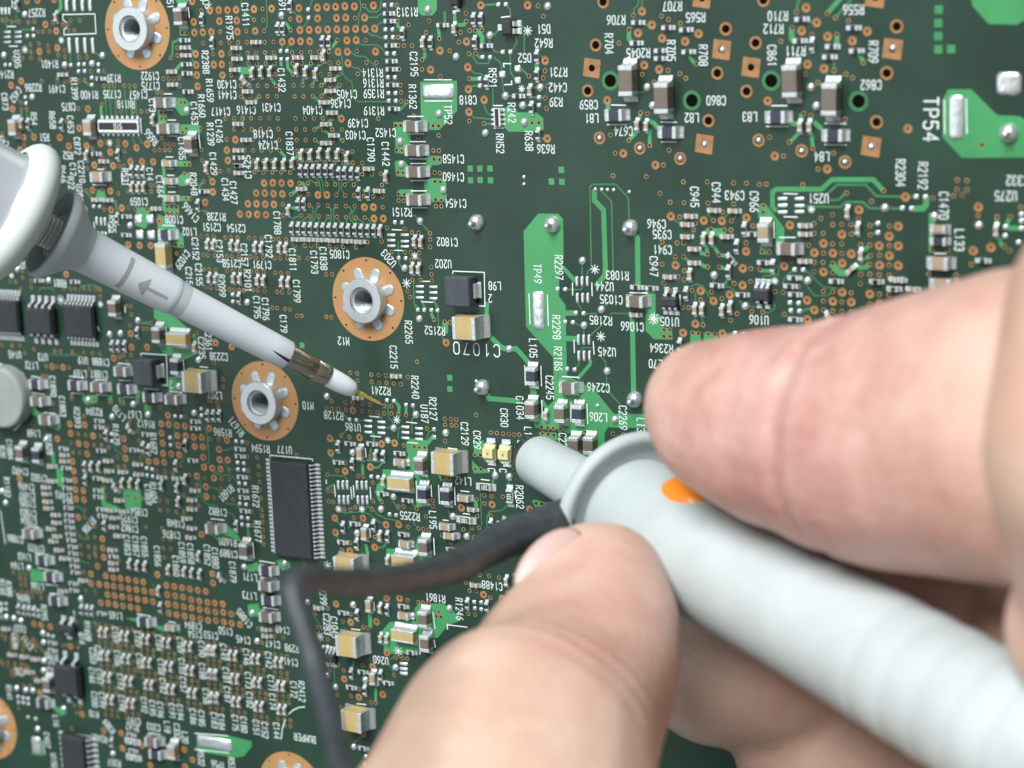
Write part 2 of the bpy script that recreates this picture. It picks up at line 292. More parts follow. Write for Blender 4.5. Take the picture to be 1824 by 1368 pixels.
# everything printed on or soldered to the board, read off in small tiles (x, y, zoom of a tile first)
DATA = """
@ 0 0 4.56
th 300 103 R2257 405 520 R1401 45 605 R2144 925 635 R139 1220 617 C1922 1225 697 C1775 272 712 R2286 462 722 C1491 728 770 R1400 912 765 C1735 1125 770 C1457 1025 847 RN118 558 867 C875 362 1115 R51 555 1262 R52
tv 142 480 U205 607 720 R1399 277 965 R54 427 975 R658 575 1010 C453 42 825 C873 1238 855 C13 1672 505 R2388 1705 735 R1659 1640 860 R1660 1580 920 C1453 1712 1090 R1239 1782 1065 C1426 1478 1205 C1455 630 1185 C872 1382 -5 C451
tg 165 715 95 825 C452
tg 1270 1165 1190 1065 R656
tg 62 1180 -20 1100 C454
tg 1690 40 1650 -20 R20
s 20 60 15 90 45 90 75 90
av 135 45 455 140 170 1010 1240 975 700 1270
s 55 20 60 260 60 300 60 342 148 260 148 298 148 340
d 60 215 130 215 77 375 145 375 1530 60 1540 145 765 965 775 1100 1143 960 1153 1085 1335 762 1398 762 1358 893 1408 893 1367 975 1428 975 1375 1105 1437 1105 1617 1097 1628 1197 100 0 102 65
k 540 180 512 160 512 118 772 113 782 272 522 282 520 240 545 222
s 28 95 540 45 603 45 668 45 730 45
s 26 130 563 370 627 370 690 370 753 370
n 30 205 402 500 325 893 1160
b 195 118 25 450 825 452 518 528 740 518 255 790 1510 897
o 268 238 222 292 272 292 42 528 82 528 575 530 638 525 683 522 798 525 638 580 687 578 800 578 745 632 745 690 205 790 210 840
ah 500 607 1495 387 1500 450 1385 583 1392 688 835 1310
eh 812 640 1495 327 1508 523 1512 597 1520 745 245 1218 775 1250
ev 225 1010 498 1015 955 1260 1637 160 1720 350
Mv 1440 135 1522 1175
Mh 1295 837 1322 1048
Nv 92 1038 702 1038
P 1425 795 1500 795 1535 830 1535 935 1470 938 1425 880
P 1285 890 1355 890 1355 1000 1285 1000
P 1460 1010 1610 1010 1640 1040 1635 1060 1620 1090 1460 1090
P 1425 0 1530 0 1510 40 1450 40
P 1460 215 1525 215 1525 290 1460 290
w .5 490 -20 495 60 470 100
w .3 1455 320 1405 345 1400 440 1390 470
w .2 175 240 265 240
w .4 825 940 820 870
w .12 865 940 850 700
w .12 903 940 890 700
w .12 945 940 930 700
w .12 1030 940 1010 700
w .12 1072 940 1055 700
w .12 1112 940 1100 700
w .12 1130 1110 1150 1160 1190 1170
w .12 1075 1100 1100 1190
w .12 570 430 575 520
w .12 628 430 635 510
w .15 770 430 810 450
w .3 175 980 175 895
w .15 220 980 218 895
w .2 240 1050 275 1105
w .3 1540 385 1580 430
w .15 1540 450 1590 520
w .4 1420 575 1470 520
w .25 690 660 720 690 745 690
w .4 470 620 465 655
w .15 135 105 130 175 95 180
w .15 20 165 55 200 60 255
v 20 162 57 158 95 180 153 178 231 180 280 175 308 255 350 255 403 255 248 362 317 355 390 370 396 415 250 420 182 470 255 470 475 447 530 460 527 410 180 415 325 480 575 165 650 165 512 200 547 198 556 248 605 248 648 465 707 463 340 658 465 658 528 658 570 655 643 658 688 652 742 580 848 577 845 697 887 695 928 695 1010 695 1052 695 1097 697 432 182 1388 470 1440 387 1442 450 1330 640 1370 638 1413 638 1457 635 1458 698 1280 750 1317 750 1468 832 1503 832 1308 915 1345 915 1312 962 1347 962 985 905 1085 905 1147 905 1198 903 828 848 174 890 218 888 637 882 197 1175 405 1187 540 985 1320 1122 1355 1122 1340 1170 1377 1170 1413 1172 1253 1220 1298 1218 1342 1218 1380 1218 1413 1218 960 1147 865 1157 962 1192 1013 1228 830 1265 752 1203 1638 1217 1645 1303 1512 1042 1628 1042 1483 1072 1635 85 1652 350 1790 258 1795 348 1730 437 1480 270 1520 270 168 830 20 1085 106 475
V 370 198 458 252 467 388 322 417 173 658 90 692 103 885 715 885 193 1113 277 1113 487 1115 560 1185 165 1217 318 1215 40 1085 645 1040 705 1185 817 1165 1020 1168 1110 1200 1197 1170 897 1235 768 1340 920 1345 1060 1313 1155 1313 1245 1313 1573 177 1580 265 1648 263 1718 260 1590 438 1595 527 1600 610 1607 700 1707 85 1778 82 1783 172 1800 437 1738 525 1803 523 1808 610 1562 10 220 5 305 2 440 -5
@ 400 0 4.56
th 1485 97 R1313 1205 592 R1314 1210 675 R1316 1213 760 R1359 995 765 C1405 945 840 C1436 1215 900 R1319 715 895 C1404 378 872 C1431 178 893 C1416 20 685 C1430 22 770 C1441 -30 905 C1417 1085 1000 C1439 1065 1097 C1403 1310 1077 C1452 315 1088 C1418 355 1178 C1424
tv 42 225 R1975 172 120 C1411 468 -5 C1591 465 650 C1432 1540 520 C2195 1530 785 R1362 530 1165 C1837 1190 1215 C1790 1310 1250 C1442 1818 930 TP52
qh 1328 42 1335 240 1338 303 1348 435 1355 628 1360 757 1362 820
eh 1330 110 1335 172 1343 370 1350 497 1352 563 1357 690 1370 885 1765 205 105 1282
ev 1445 275 1672 350 430 235 472 235 530 50 793 345 845 345
av 1610 350 802 460 222 597 295 590 368 590 583 570 657 588 738 605
b 1643 78 455 125 1735 925 1418 1150
qv 680 112 457 448 508 448
ah 85 390 92 478 245 343 222 470 368 470 585 468 735 468 75 567 890 557 848 650 850 740 800 832 208 832 177 743 862 917 815 1010 880 1100 815 1163 100 1007 165 1137 102 1222 105 1345
ad 155 655
V 755 62 830 57 903 55 978 50 1055 52 1210 45 605 65 240 75 95 80 25 82 383 70 608 155 757 150 910 145 985 143 1138 143 100 167 613 245 688 242 763 242 838 240 913 238 988 238 1065 235 1142 235 1220 232 250 252 105 258 470 340 545 337 618 335 693 335 995 328 1070 325 923 420 998 420 1228 418 1003 513 1675 565 1750 410 950 963 88 1135 20 1220 28 1303
v 1135 48 1400 42 1060 145 240 162 315 162 178 252 322 250 535 155 538 245 310 72 918 325 1147 325 1075 415 1155 507 1233 508 1083 600 1405 172 1495 202 1410 303 1412 370 1458 370 1523 370 1420 563 1430 692 1435 752 1435 822 1478 828 1637 263 1745 313 1605 485 1605 563 1663 170 1752 622 40 345 112 345 182 343 327 342 398 340 43 435 115 435 190 432 257 430 330 427 400 428 550 425 623 427 697 425 770 420 847 420 50 520 193 518 263 520 335 518 407 517 553 515 628 515 703 515 777 515 853 510 925 510 57 610 412 605 558 603 780 603 855 603 933 602 133 697 205 697 272 694 345 697 418 697 563 693 635 692 712 693 787 692 860 692 935 692 135 785 210 783 282 782 352 783 425 782 570 783 643 782 715 780 788 780 865 782 8 962 77 960 148 962 218 960 292 960 363 960 435 962 577 962 652 962 727 962 800 962 875 962 82 1050 152 1048 222 1050 295 1048 367 1048 438 1048 583 1050 655 1052 730 1053 803 1052 877 1052 953 1052 18 1132 225 1137 445 1137 588 1138 660 1138 737 1138 882 1140 960 1140 163 1222 233 1222 303 1222 377 1222 448 1222 1250 963 1537 940 1572 1110 1740 1100 1390 1020 1432 1020 1693 1022 1740 1022
w .14 945 440 955 470 960 600 1000 645 1035 665 1045 790 1080 825 1320 825
w .14 1070 325 1095 355 1130 365 1240 365 1270 385 1300 420
w .14 1020 415 1070 455 1145 460 1240 555
w .14 1020 530 1050 550 1090 555 1130 600
w .14 1095 -20 1108 30 1105 90 1090 120 1088 210
w .14 1145 140 1240 140 1265 115 1300 112
w .14 1225 235 1250 195 1290 180
w .14 1165 260 1190 285 1240 290 1265 308 1310 310
w .14 1135 50 1180 95 1240 97 1270 60 1272 0
w .14 680 160 660 200 640 215 620 240
w .14 720 -20 700 40 695 70
w .14 340 -20 347 210 325 245
w .14 135 -20 140 80 180 100 240 160
w .14 545 60 575 110 605 150
w .14 545 345 515 380 508 420
w .14 470 345 460 420
w .4 500 190 535 240
w .4 458 490 460 530
w .4 510 490 515 550 555 600
w .4 380 640 415 690
w .8 120 570 200 575
w .4 920 325 875 380
w .4 1405 180 1410 215 1440 240
w .4 1625 390 1628 460 1605 485
w .4 1740 240 1745 310
w .3 1790 100 1790 180
w .35 1478 835 1440 880 1400 885
w .35 700 520 670 550
w .35 775 515 745 560
w .35 640 640 635 690
w .35 735 650 715 690
w .35 935 600 895 640
w .35 830 660 790 690
w .35 930 695 890 730
w .35 820 750 788 780
w .35 720 785 770 820
w .35 240 825 280 785
w .35 140 785 175 820
w .35 190 520 215 560
w .35 263 520 285 560
w .35 400 520 370 560
w .3 905 920 945 960
w .35 870 960 845 990
w .35 780 1020 735 1050
w .35 840 1030 877 1052
w .35 810 1060 850 1090
w .35 910 1110 955 1140
w .3 740 1140 780 1165
w .3 850 1165 880 1140
P 1570 -10 1725 -10 1725 80 1690 125 1600 125 1570 90
P 1590 665 1889 655 1889 900 1770 1030 1745 1055 1660 1055 1660 990 1595 980
S 262 118 1737 740
d 1622 648 1845 648 1627 820 1850 820 1488 945 1615 945 1495 1087 1622 1087 1508 1150 1632 1150 1510 1290 1635 1290
Mh 1510 1030 1522 1226
P 1370 990 1450 990 1450 1045 1380 1045
@ 400 250 4.56
tv 8 400 C1434 75 425 C1427 430 670 C1788 360 860 C1792 555 970 C1811 588 1225 C1799 730 990 C1793 805 960 C1838 162 930 C2157 190 1140 R2101
tu 190 215 C1425
th 95 713 C2154 60 1000 C2158 305 1010 C1791 935 925 C1805 1440 583 R2151 1810 825 C1802 1778 1003 U202
tg 1385 1020 1285 895 U203
Mh 1530 260 1535 488
d 1513 188 1635 188 1515 327 1640 327 1515 410 1640 410 1522 547 1647 547 1362 725 1440 728 1383 892 1447 895 1612 1145 1667 1145 1603 1310 1693 1315
P 1380 -90 1410 -115 1465 -115 1515 -65 1515 0 1470 110 1390 105
P 1380 180 1395 165 1460 165 1490 200 1490 295 1395 293
P 1640 125 1755 125 1770 145 1765 190 1735 200 1690 200 1670 235 1640 200
P 1615 330 1690 305 1770 308 1803 345 1803 470 1780 495 1680 500 1640 480
P 1400 455 1405 410 1425 398 1530 398 1530 455
b 1428 195 1770 405 1582 657 1457 1040 178 1318
av 622 125 695 125 768 115 843 115 915 120 993 145 265 200 335 200 408 200 480 200 550 190 1308 300 517 575 1262 740 52 860 102 865 247 873 297 877 445 880 495 883 72 1127 122 1130 267 1143 315 1147 463 1157 515 1160 1542 825 1593 830 1523 1048 1575 1050
ev 615 250 663 250 715 250 767 250 820 250 868 250 925 270 972 268 1028 270 1080 275 595 520 642 520 1088 435 1162 435 545 718 597 718 645 722 695 722 745 725 797 725 847 727 898 727 952 727 1003 732 1057 732 1108 735 1160 737 1212 737 115 1285
ah 1160 232 615 395 1245 412 105 205 108 265 577 805 675 807 777 810 875 815 985 820 1090 825
qh 1412 667 1443 957
s 68 22 1355 768 1355 812 1355 857 1465 768 1465 820 1465 862 1587 1187 1587 1232 1587 1277 1698 1190 1698 1237 1698 1283
n 30 1548 938
n 42 1480 1160
o 65 1252 68 1310
V 322 347 393 345 465 347 537 348 258 428 327 428 398 433 470 435 190 515 260 515 332 518 402 520 127 598 197 600 267 602 337 605 760 443 832 443 1137 543 1210 543 1215 635 1290 635
v 237 83 307 83 377 83 450 80 238 168 315 168 385 168 245 258 318 260 388 258 460 258 533 262 592 85 668 85 960 90 1038 92 597 178 672 180 745 180 818 180 893 180 967 182 1042 183 1118 183 680 348 755 355 830 357 900 357 977 360 1050 360 1280 362 608 348 540 437 612 440 683 437 908 443 980 447 1053 447 1132 453 1207 455 1283 458 475 517 690 527 763 525 840 530 908 535 985 535 1058 535 1287 543 477 610 622 612 693 615 768 615 842 620 915 620 988 625 1067 627 1140 628 1320 710 1120 275 1198 275 1273 272 1465 718 1523 747 1577 750 1670 755 1672 805 1672 865 1163 825 1278 820 1070 870 572 852 655 855 703 855 757 857 857 862 908 865 965 865 8 790 50 787 107 790 200 795 245 795 303 797 397 802 440 802 502 805 22 940 62 940 117 942 212 945 255 950 313 950 407 955 452 957 512 957 605 955 677 957 22 1058 67 1060 125 1062 218 1067 262 1067 318 1070 413 1075 460 1078 517 1080 42 1210 80 1212 120 1215 158 1217 232 1215 270 1217 328 1222 428 1230 468 1232 527 1233 827 1087 875 1087 1360 905 1467 907 1515 910 1583 912 1518 972 1583 972 1527 1133 1593 1133 1685 1137 1680 1030 1682 1088 1488 1223 1507 1272 1398 80 1440 82 1408 260 1450 262 1413 437 1460 440 1415 488 1457 490 1697 82 1743 83 1702 152 1747 157 1707 262 1750 265 1710 335 1753 337 1715 483 1762 485 1717 535 1762 535 35 245
w .14 665 290 690 320 745 350
w .14 715 290 770 330 785 430
w .14 765 290 795 330 805 425 830 440
w .14 820 300 828 350
w .14 870 300 900 350
w .14 925 310 935 400 910 440
w .14 972 305 950 330 950 400 975 440
w .14 1030 310 980 355
w .14 1085 310 1055 355
w .14 690 527 718 545 718 630 690 660 640 680
w .14 763 530 740 570 740 630 695 680
w .14 840 530 865 560 868 640 850 680
w .14 908 535 885 560 890 640 900 690
w .2 985 535 1020 545 1035 570 1015 600 1020 640 1055 680
w .14 1060 560 1035 600 1045 640 1105 690
w .14 1067 627 1120 660 1155 700
w .14 1140 628 1170 640 1205 700
w .14 622 612 560 630 545 670
w .14 693 615 660 630 600 680
w .14 768 615 765 680
w .14 842 620 800 690
w .14 915 620 950 690
w .14 988 625 995 690
w .4 450 85 490 130 495 170
w .4 570 150 600 120
w .4 610 350 640 350 655 380
w .4 580 410 545 435
w .14 1582 657 1670 750
w .14 1480 605 1540 610 1582 640
w .14 1415 970 1420 1000 1440 1030
w .14 1410 820 1415 940
w .14 1535 1240 1540 1330 1570 1350
w .4 990 210 1015 185
w .4 1185 411 1130 408
w .4 540 550 590 550
@ 0 0 1
th 808 283 C1458 808 315 C1460 812 362 C1454 390 635 C2238 1168 648 L70 397 770 R1596 383 704 L202
@ 800 0 4.56
th 770 235 D51 770 350 R642 615 470 D52 888 585 R731 885 710 C442 870 828 R39 155 812 C818 787 1210 R636 1358 162 R706 1538 430 R2045 1135 850 C859 1160 960 L81 1418 1065 C674 1815 50 R707
tv 355 635 R591 415 1165 RN52 510 915 R242 650 1145 R638 1300 355 R704 1805 410 R705
n 42 640 250
n 30 590 720
d 425 140 493 133 443 515 503 518 443 515 447 545 452 688 510 685 510 688 508 655 360 857 435 857 367 1040 440 1040 1320 852 1437 855 1285 1012 1440 1012 1720 990 1850 993 1725 1153 1850 1153 1525 640 1530 740
s 52 55 432 603 557 557 558 653
b 795 52 325 287 50 462 452 780 592 857 288 1082 735 712 603 995 1603 710 1648 858
V 258 42 638 42 142 337 152 545 158 725 780 492 285 810 162 908 798 1125 1567 92 1535 267 1648 202 1585 530 1707 563 1415 1245 1677 1340 1730 310 1285 815
v 722 47 768 133 137 107 138 173 93 262 168 248 212 248 267 245 80 342 162 437 217 435 163 638 648 617 780 575 765 633 800 698 783 795 792 880 165 982 285 1003 672 997 728 997 1497 125 1462 245 1382 350 1725 130 1783 158 1665 668 1570 605 1312 1097 1460 1140 1630 1180 1557 915 1613 925 1350 1243 1787 1220 1742 1340 1780 572 5 412
qh 430 37 467 423 302 465
ev 197 160 255 160 207 345 303 670 668 880 722 1095 712 460 712 610
av 42 235 657 740 1527 1020 1602 1025
eh 297 372 560 780 1530 183 1518 350 1715 412 1715 475 1775 225
o 247 640 250 698 730 792 730 855 45 100
s 26 20 356 890 356 930 356 970 356 1010 432 890 432 930 432 970 432 1010
P 440 875 500 870 560 912 710 915 765 960 768 1050 735 1070 485 1070 445 1030
Ov 1427 658 1717 800
Lh 1335 938 1770 1078
H 1252 15 1192 365 1127 737
Q 1160 553
F 1223 1120 1550 1203
G 1310 655
w .25 285 40 390 35
w .14 470 45 495 75 500 140
w .14 580 190 610 230 612 420
w .14 545 300 550 345 520 400 500 410
w .14 497 440 500 590 540 640
w .2 360 290 395 250
w .14 340 385 375 420 430 425
w .14 365 465 420 510 432 580
w .14 430 630 445 740 450 770
w .14 180 440 230 515 320 515 335 480
w .14 170 560 205 595 265 600 290 630
w .14 285 825 290 880 325 930 350 932
w .14 170 920 200 955 290 962 350 970
w .14 355 720 358 860
w .5 230 250 270 300 270 350
w .4 170 640 240 640
w .2 180 700 240 697
w .4 60 205 120 200 138 180
w .4 45 120 48 190
w .2 730 430 770 480
w .5 712 530 712 580
w .2 590 560 640 610
w .14 470 780 515 780
w .5 1625 985 1665 1000 1690 1030
w .4 1628 1060 1630 1170
w .4 1527 1070 1470 1130
w .4 1545 970 1555 925
w .5 1465 230 1460 310 1480 340
w .14 1565 -20 1567 70
w .14 1540 -20 1535 40 1505 70 1497 120
w .2 1570 190 1620 205
w .14 1600 740 1530 760
w .3 740 1125 780 1125
w .2 290 1003 350 1008
w .5 1290 835 1290 880
w .3 225 437 245 465 270 465
w .14 327 310 330 355
w .2 680 712 730 712
w .2 690 790 780 795
w .14 600 860 650 858
@ 1200 0 2.923
th 115 90 R565 543 83 R710 520 150 R712 937 50 R556 1028 442 C862 222 523 C860 95 613 L82 397 608 L83 635 265 R711 772 815 L84 1790 940 C332 1730 1020 U275 755 1033 U251 318 1017 C943
tv 155 288 R708 512 290 C861 1040 270 R709 1182 900 R2304 1298 915 R2192 110 1025 C945 222 1003 C944 420 1050 C966 1407 1070 C1470 1488 1250 L133
tv1.5 1340 620 TP54
Q 148 -10 250 258 403 350 1140 255 160 750 1028 763 1050 -15
H 272 150 427 223 228 380 380 475 182 628 1162 137 1110 380 1057 635 468 0
F 443 730 667 785 893 843 35 825 255 258 1143 250 163 750 1030 763
G 95 523 508 420 963 527
Ov 600 425 806 520
Lh 530 612 828 708
d 510 550 592 550 483 658 597 658 788 642 898 644 787 752 900 755 657 385 660 440 1410 520 1412 695 1523 515 1527 695 573 1008 645 1010 575 1128 645 1130
av 658 660 707 660
eh 62 155 75 270 665 100 655 213 825 243 810 297 935 145 950 265
ev 720 235
V 130 175 60 215 690 40 745 117 667 160 802 190 1008 163 930 212 697 335 783 357 1220 670 800 880 527 812 490 525 1207 1025 965 1092 1587 1078 1560 1305 1652 1288
v 35 122 118 332 33 383 63 407 640 62 800 70 842 92 910 108 617 145 558 215 850 180 720 180 835 367 988 327 898 385 932 405 687 385 752 430 677 590 715 602 603 740 725 772 500 715 573 812 752 880 832 797 893 622 1477 937 1527 940 1475 985 1527 988 1503 1015 1457 1020 1350 1030 1605 755
b 712 455 740 553 1355 1128 1587 1175
qh 1287 1025 1215 1085
S 130 120 1745 435
S 78 230 1472 610
B 1740 695
P 1400 520 1430 465 1550 465 1685 600 1800 605 1834 625 1834 820 1500 822 1400 715
P 1550 -10 1555 30 1640 125 1790 128 1834 100 1834 -10
g 1380 50 1378 120 1378 188 1378 257 1445 255
s 52 18 567 1035 567 1070 567 1105 655 1035 655 1072 655 1103
n 20 718 1090
w .5 530 1095 515 1075 515 1000 535 985 770 985 825 935 1040 935 1090 990
w .25 800 1010 850 962 1000 962 1055 1020 1200 1025
w .25 690 1075 870 1078 895 1052 985 1052 1020 1083 1075 1085
w .25 820 1043 860 1040 895 1005
w .25 1130 1085 1190 1085
w .6 1250 1087 1300 1085 1315 1065 1315 1030
w .2 1230 1025 1265 1025
w .5 870 -10 800 70
w .3 930 -10 845 90
w .25 690 110 740 117
w .6 615 150 615 200 630 215
w .4 80 290 105 325
w .5 850 190 850 230
w .4 965 285 988 320
w .3 835 310 835 360
w .4 655 690 610 735
w .4 718 700 725 765
w .5 735 640 765 665
w .3 660 -10 645 20 640 60
w .5 600 640 640 645
w .5 665 600 662 635
@ 1150 300 4.047
th 80 400 C946 120 475 C935 123 585 C941 818 1092 U106 175 1105 U105 115 1297 R2364
tv 60 705 C947
ah 320 345 292 405 487 303 635 307 292 493 578 492 345 582 345 682 165 783 1143 413 1143 475 1140 670 1660 817 1800 800 1790 868
av 417 513 477 513 318 770 355 1020 405 1022 550 1030 608 1007 1455 320 1530 440 1552 628
ax 1480 730
ad 1325 1075
ev 710 440 655 565 915 710 595 750 245 1275 290 905
eh 770 475 850 680 510 845 695 912 1070 790 1040 850 1075 910 1075 1090 1075 1155 1370 815
ed 615 655
qh 1072 970 1078 1027 1105 730 675 1190 910 1190
qv 1675 430
b 490 772 1165 812 715 995 1722 287
Nv 843 468
Mh 1010 585
n 40 55 1090
n 26 933 810
d 248 912 250 983 925 385 927 500 968 497 1080 497 355 1265 425 1268
V 183 345 420 375 550 378 727 355 1040 408 1415 475 1283 540 1217 607 1350 610 1483 615 1417 683 1283 745 725 597 702 720 700 842 217 697 397 882 490 955 607 910 360 1120 270 1185 555 1190 1000 703 1165 950 1217 1020 1167 1088 1417 892 1350 957 1483 963 1617 905 1685 557 1757 488 1757 628 1687 697 1687 975 1822 417 1822 558 1822 700 805 1190
v 273 97 445 97 635 105 728 107 820 115 870 113 1133 118 105 180 178 243 277 247 450 250 635 257 247 350 360 395 490 375 620 378 557 315 345 443 470 437 568 443 615 443 228 537 275 537 120 530 445 617 530 622 215 637 275 637 120 690 448 710 533 710 235 782 280 737 280 802 640 830 758 815 133 828 175 882 335 878 475 890 398 947 550 938 265 1003 310 1003 660 1047 613 1093 415 1128 767 1030 845 1035 935 888 993 893 1000 1050 998 1147 133 1163 175 1163 133 1210 178 1210 338 1185 382 1190 452 1192 500 1195 775 413 725 537 760 722 825 727 850 268 850 315 840 600 893 605 1215 398 1265 360 1347 333 1215 468 1280 468 1350 405 1415 403 1480 403 1483 472 1415 543 1348 543 1283 610 1415 612 1175 553 1053 662 1215 677 1280 677 1350 685 1215 745 1350 750 1283 885 1350 887 1483 897 1283 955 1415 962 1283 1020 1350 1027 1415 1030 1483 1032 1630 237 1450 178 1535 362 1618 410 1620 480 1757 415 1552 550 1617 552 1757 557 1687 625 1620 630 1617 692 1755 697 1552 762 1617 762 1685 767 1755 770 1550 830 1685 907 1755 910 1617 975 1100 850 1717 160
P 45 1040 110 1060 110 1140 190 1160 195 1235 60 1230 0 1170 0 1100
P 0 885 72 885 72 1050 0 1090
P 325 1175 390 1175 400 1240 390 1310 320 1310
P 418 1185 470 1180 520 1200 520 1290 420 1290
P 810 260 870 260 1000 430 1000 520 940 560 935 380 810 360
P 415 470 440 430 570 430 580 470 560 500
P 825 565 905 565 905 620 825 620
w .14 320 850 370 835 410 845 440 890 470 940
w .14 360 900 357 990
w .14 600 790 640 825
w .14 550 850 610 855 650 890 690 970
w .14 845 790 850 775 955 770 960 720 935 690
w .14 930 980 930 1010 890 1040 850 1040
w .14 1070 730 1000 790 990 830
w .14 1150 730 1280 855 1380 862
w .14 1160 840 1215 915 1310 918 1350 890
w .25 1130 1027 1180 1010
w .7 1345 695 1400 750 1450 755
w .5 1520 715 1590 710 1615 690
w .4 1560 660 1620 630
w .4 1575 590 1615 555
w .4 430 540 448 610
w .4 490 560 530 620
w .4 380 580 400 610 440 620
w .4 390 690 440 710
w .3 280 637 310 670
w .4 540 710 580 725
w .4 540 625 590 630
w .4 835 735 920 740
w .3 560 850 600 790
w .14 450 330 485 375
w .14 600 320 555 375
w .14 650 345 620 378
w .14 490 790 490 840
w .14 360 1040 360 1110
w .14 405 1050 415 1125
w .14 745 995 800 998
w .14 200 360 245 400
w .14 580 1195 640 1193
w .2 1620 480 1660 460
w .2 1620 410 1660 400
@ 1500 280 5.63
lh 960 850
mh 960 725
Nh 960 1075 985 1290
P 870 560 930 560 930 690 890 950 870 950
v 905 930 1060 930 1070 700 870 1170 1145 1185 1555 600 1685 600 1625 895 1680 935 1365 585 1295 1075 1795 505
av 1545 740
o 1640 700 1635 790 1770 855 1800 575 1800 640 1800 715
V 1370 497 1315 930 1497 900
eh 1410 1040
ah 340 1250 570 1235 515 1325 705 1325
d 930 965 1040 965 890 770 1085 770 890 695 1000 695
w .5 1680 710 1790 712
w .4 1640 700 1680 610
w .4 1550 690 1550 610
w .4 1570 810 1600 880
@ 800 280 4.56
th 372 1045 L98 335 1147 2 1368 960 R1083 1265 1050 U244 1318 1155 C1035
tv 893 895 R2297 720 945 TP49
B 212 535 828 550 1463 580
b 1078 843 1232 1240
z 602 163 602 220 1182 262 1233 265 1280 267 1330 268 1457 285
k 30 945 32 925 287 935 292 1210 245 1207
g 172 92 250 92 333 92 175 187 253 185 337 187 912 103 832 198 917 200
s 24 82 1038 1008 1080 1008 1123 1008 1042 1143 1085 1143 1127 1143
d 1003 1020 1005 1120 1160 1020 1163 1125 1470 1100 1613 1103
n 42 1185 910
qh 912 1072
Mh 1503 1178
eh 1520 1058 1640 1065
v 1333 150 1603 158 1715 290 1745 65 1797 365 1730 688 1733 870 1745 1023 1790 1085
V 1677 65 1805 480 1824 880
w .16 1155 880 1145 240 1170 220 1355 220 1455 330 1465 510
w .6 1182 275 1180 350 1255 430 1270 900 1265 960 1200 1040
w .16 1240 275 1320 360 1335 1000
w .6 1510 630 1530 660 1535 1040
w .14 1080 870 1080 965
w .14 1120 960 1125 930 1160 900
w .5 930 900 1020 1000
w .14 955 1075 1075 1075 1085 1050
w .14 1045 1185 1080 1240
w .6 940 1265 1025 1265
w .14 1110 1270 1200 1270
w .14 1255 1215 1330 1160
w .5 310 1200 305 1290
@ 0 0 1
P 932.7 411.6 959 380.4 994.7 380.9 1002.9 390.7 1004 462 996 500 995.8 527.8 1007.2 543 1010 669 1058.5 693.5 1093.6 737 1190 738 1190 763.7 1082.6 761 1077 772 1077 800 1040 800 1058 775 1012 772 999 765 953 761.5 949 750.5 987 713 985 636.5 936.8 581.7
S 21.5 68 959.5 552.5
d 942.5 523.4 944.5 577 975.4 525.6 977 579.5
@ 780 540 4.56
tv 965 195 R2298 978 450 R2186 775 365 L105 910 685 C2245 668 850 C1034 540 930 CR30 220 1060 C2129 320 1110 CR29 735 1080 L138 1015 1110 C22 1505 930 C2269 437 1355 C 530 1360 C 1650 990 LI3
th 1325 140 R2185 1580 190 C1066 1375 395 U245 1305 685 C2246 1305 925 L206
th1.6 315 375 C1070
s 24 85 1142 297 1185 297 1228 297 1145 428 1188 428 1232 428
n 42 1325 270
n 46 1760 120
d 1107 300 1110 402 1262 312 1270 415 707 505 712 665 838 512 843 672 845 787 850 932 1212 817 1218 977 1083 805 1080 960 1010 595 1147 603 1035 737 1147 742 958 810 957 850 85 1175 158 1187 165 90 240 95
g 97 605 98 697
qh 1152 82 1065 155 1080 537
b 1182 183 1370 555 575 375 1433 950 57 1055
z 1290 835 305 637
B 350 690 1590 790
Qh 208 208
Lv 750 598 1125 905
Mv 742 872 982 905 1095 1165 1215 1165
Mh 1045 692
av 878 915
ah 1600 95
v 57 150 98 155 57 940 108 942 150 945 60 987 112 990 150 993 432 1050 480 1055 530 1060 577 1063 618 1068 662 1068 843 1007 893 1012 937 1015 993 1025 850 1058 895 1063 943 1072 1200 1045 1243 1047 1423 1060 1510 1068 60 1120 300 1232 345 1235 305 1347 348 1347 408 1355 313 908
V 68 320
w .6 445 290 520 360 570 375 640 370 735 480
w .6 395 730 415 775 660 795
w .5 850 800 890 860 890 890
w .8 775 700 780 750
w .6 870 960 870 1010
w .6 1580 110 1590 740
w .16 1320 430 1365 480 1370 600 1372 700 1480 820
w .14 1240 260 1330 180
w .14 1150 470 1145 500 1110 530
w .4 1240 470 1235 500 1140 610
w .6 1040 285 1130 290
w .14 1195 85 1280 85
w .14 1400 95 1410 82 1560 85
w .14 1110 155 1150 180
w .14 1185 210 1185 250
w .14 1160 385 1180 360 1250 362
w .5 400 0 395 90
w .8 60 165 60 230
P 1040 1060 1070 1150 1120 1180 1060 1200 1020 1120
P 820 1050 960 1050 980 1110 880 1130 820 1090
@ 0 500 4.56
th 487 20 R881 122 600 U145 350 620 U73 675 647 U19 820 660 C1888 258 688 L172 652 755 L169 807 760 C1887 765 1063 R2394 1095 1087 L167 1187 1162 R1612 275 1240 L168 1390 845 2
tv 432 857 C1890 510 1020 C1883 630 1110 R2393 945 1250 R1679 1250 1320 R1682 1640 545 C2235 1695 480 R2361 400 1330 R1828 82 1370 C1884
tg 1015 1130 925 1020 L170
Yh 1425 480
Mv 905 228 1260 445
Qh 1555 828
Lv 1412 700
Mh 970 742 780 870 1385 970 290 985 360 1135
Lh 597 855 1000 885 1205 950 280 845
b 710 970 1075 1005 1113 325 883 437 972 430 1443 860 1605 645 905 1108 1572 1075 1195 1090 368 1292 167 770
ev 908 535 957 535 1010 535 1113 425 860 1260 1500 1340 1683 1100 1730 1100 1778 1100
av 1580 545
eh 800 1140 800 1190 1185 1250 1580 1145 1580 1200
ad 1050 1205
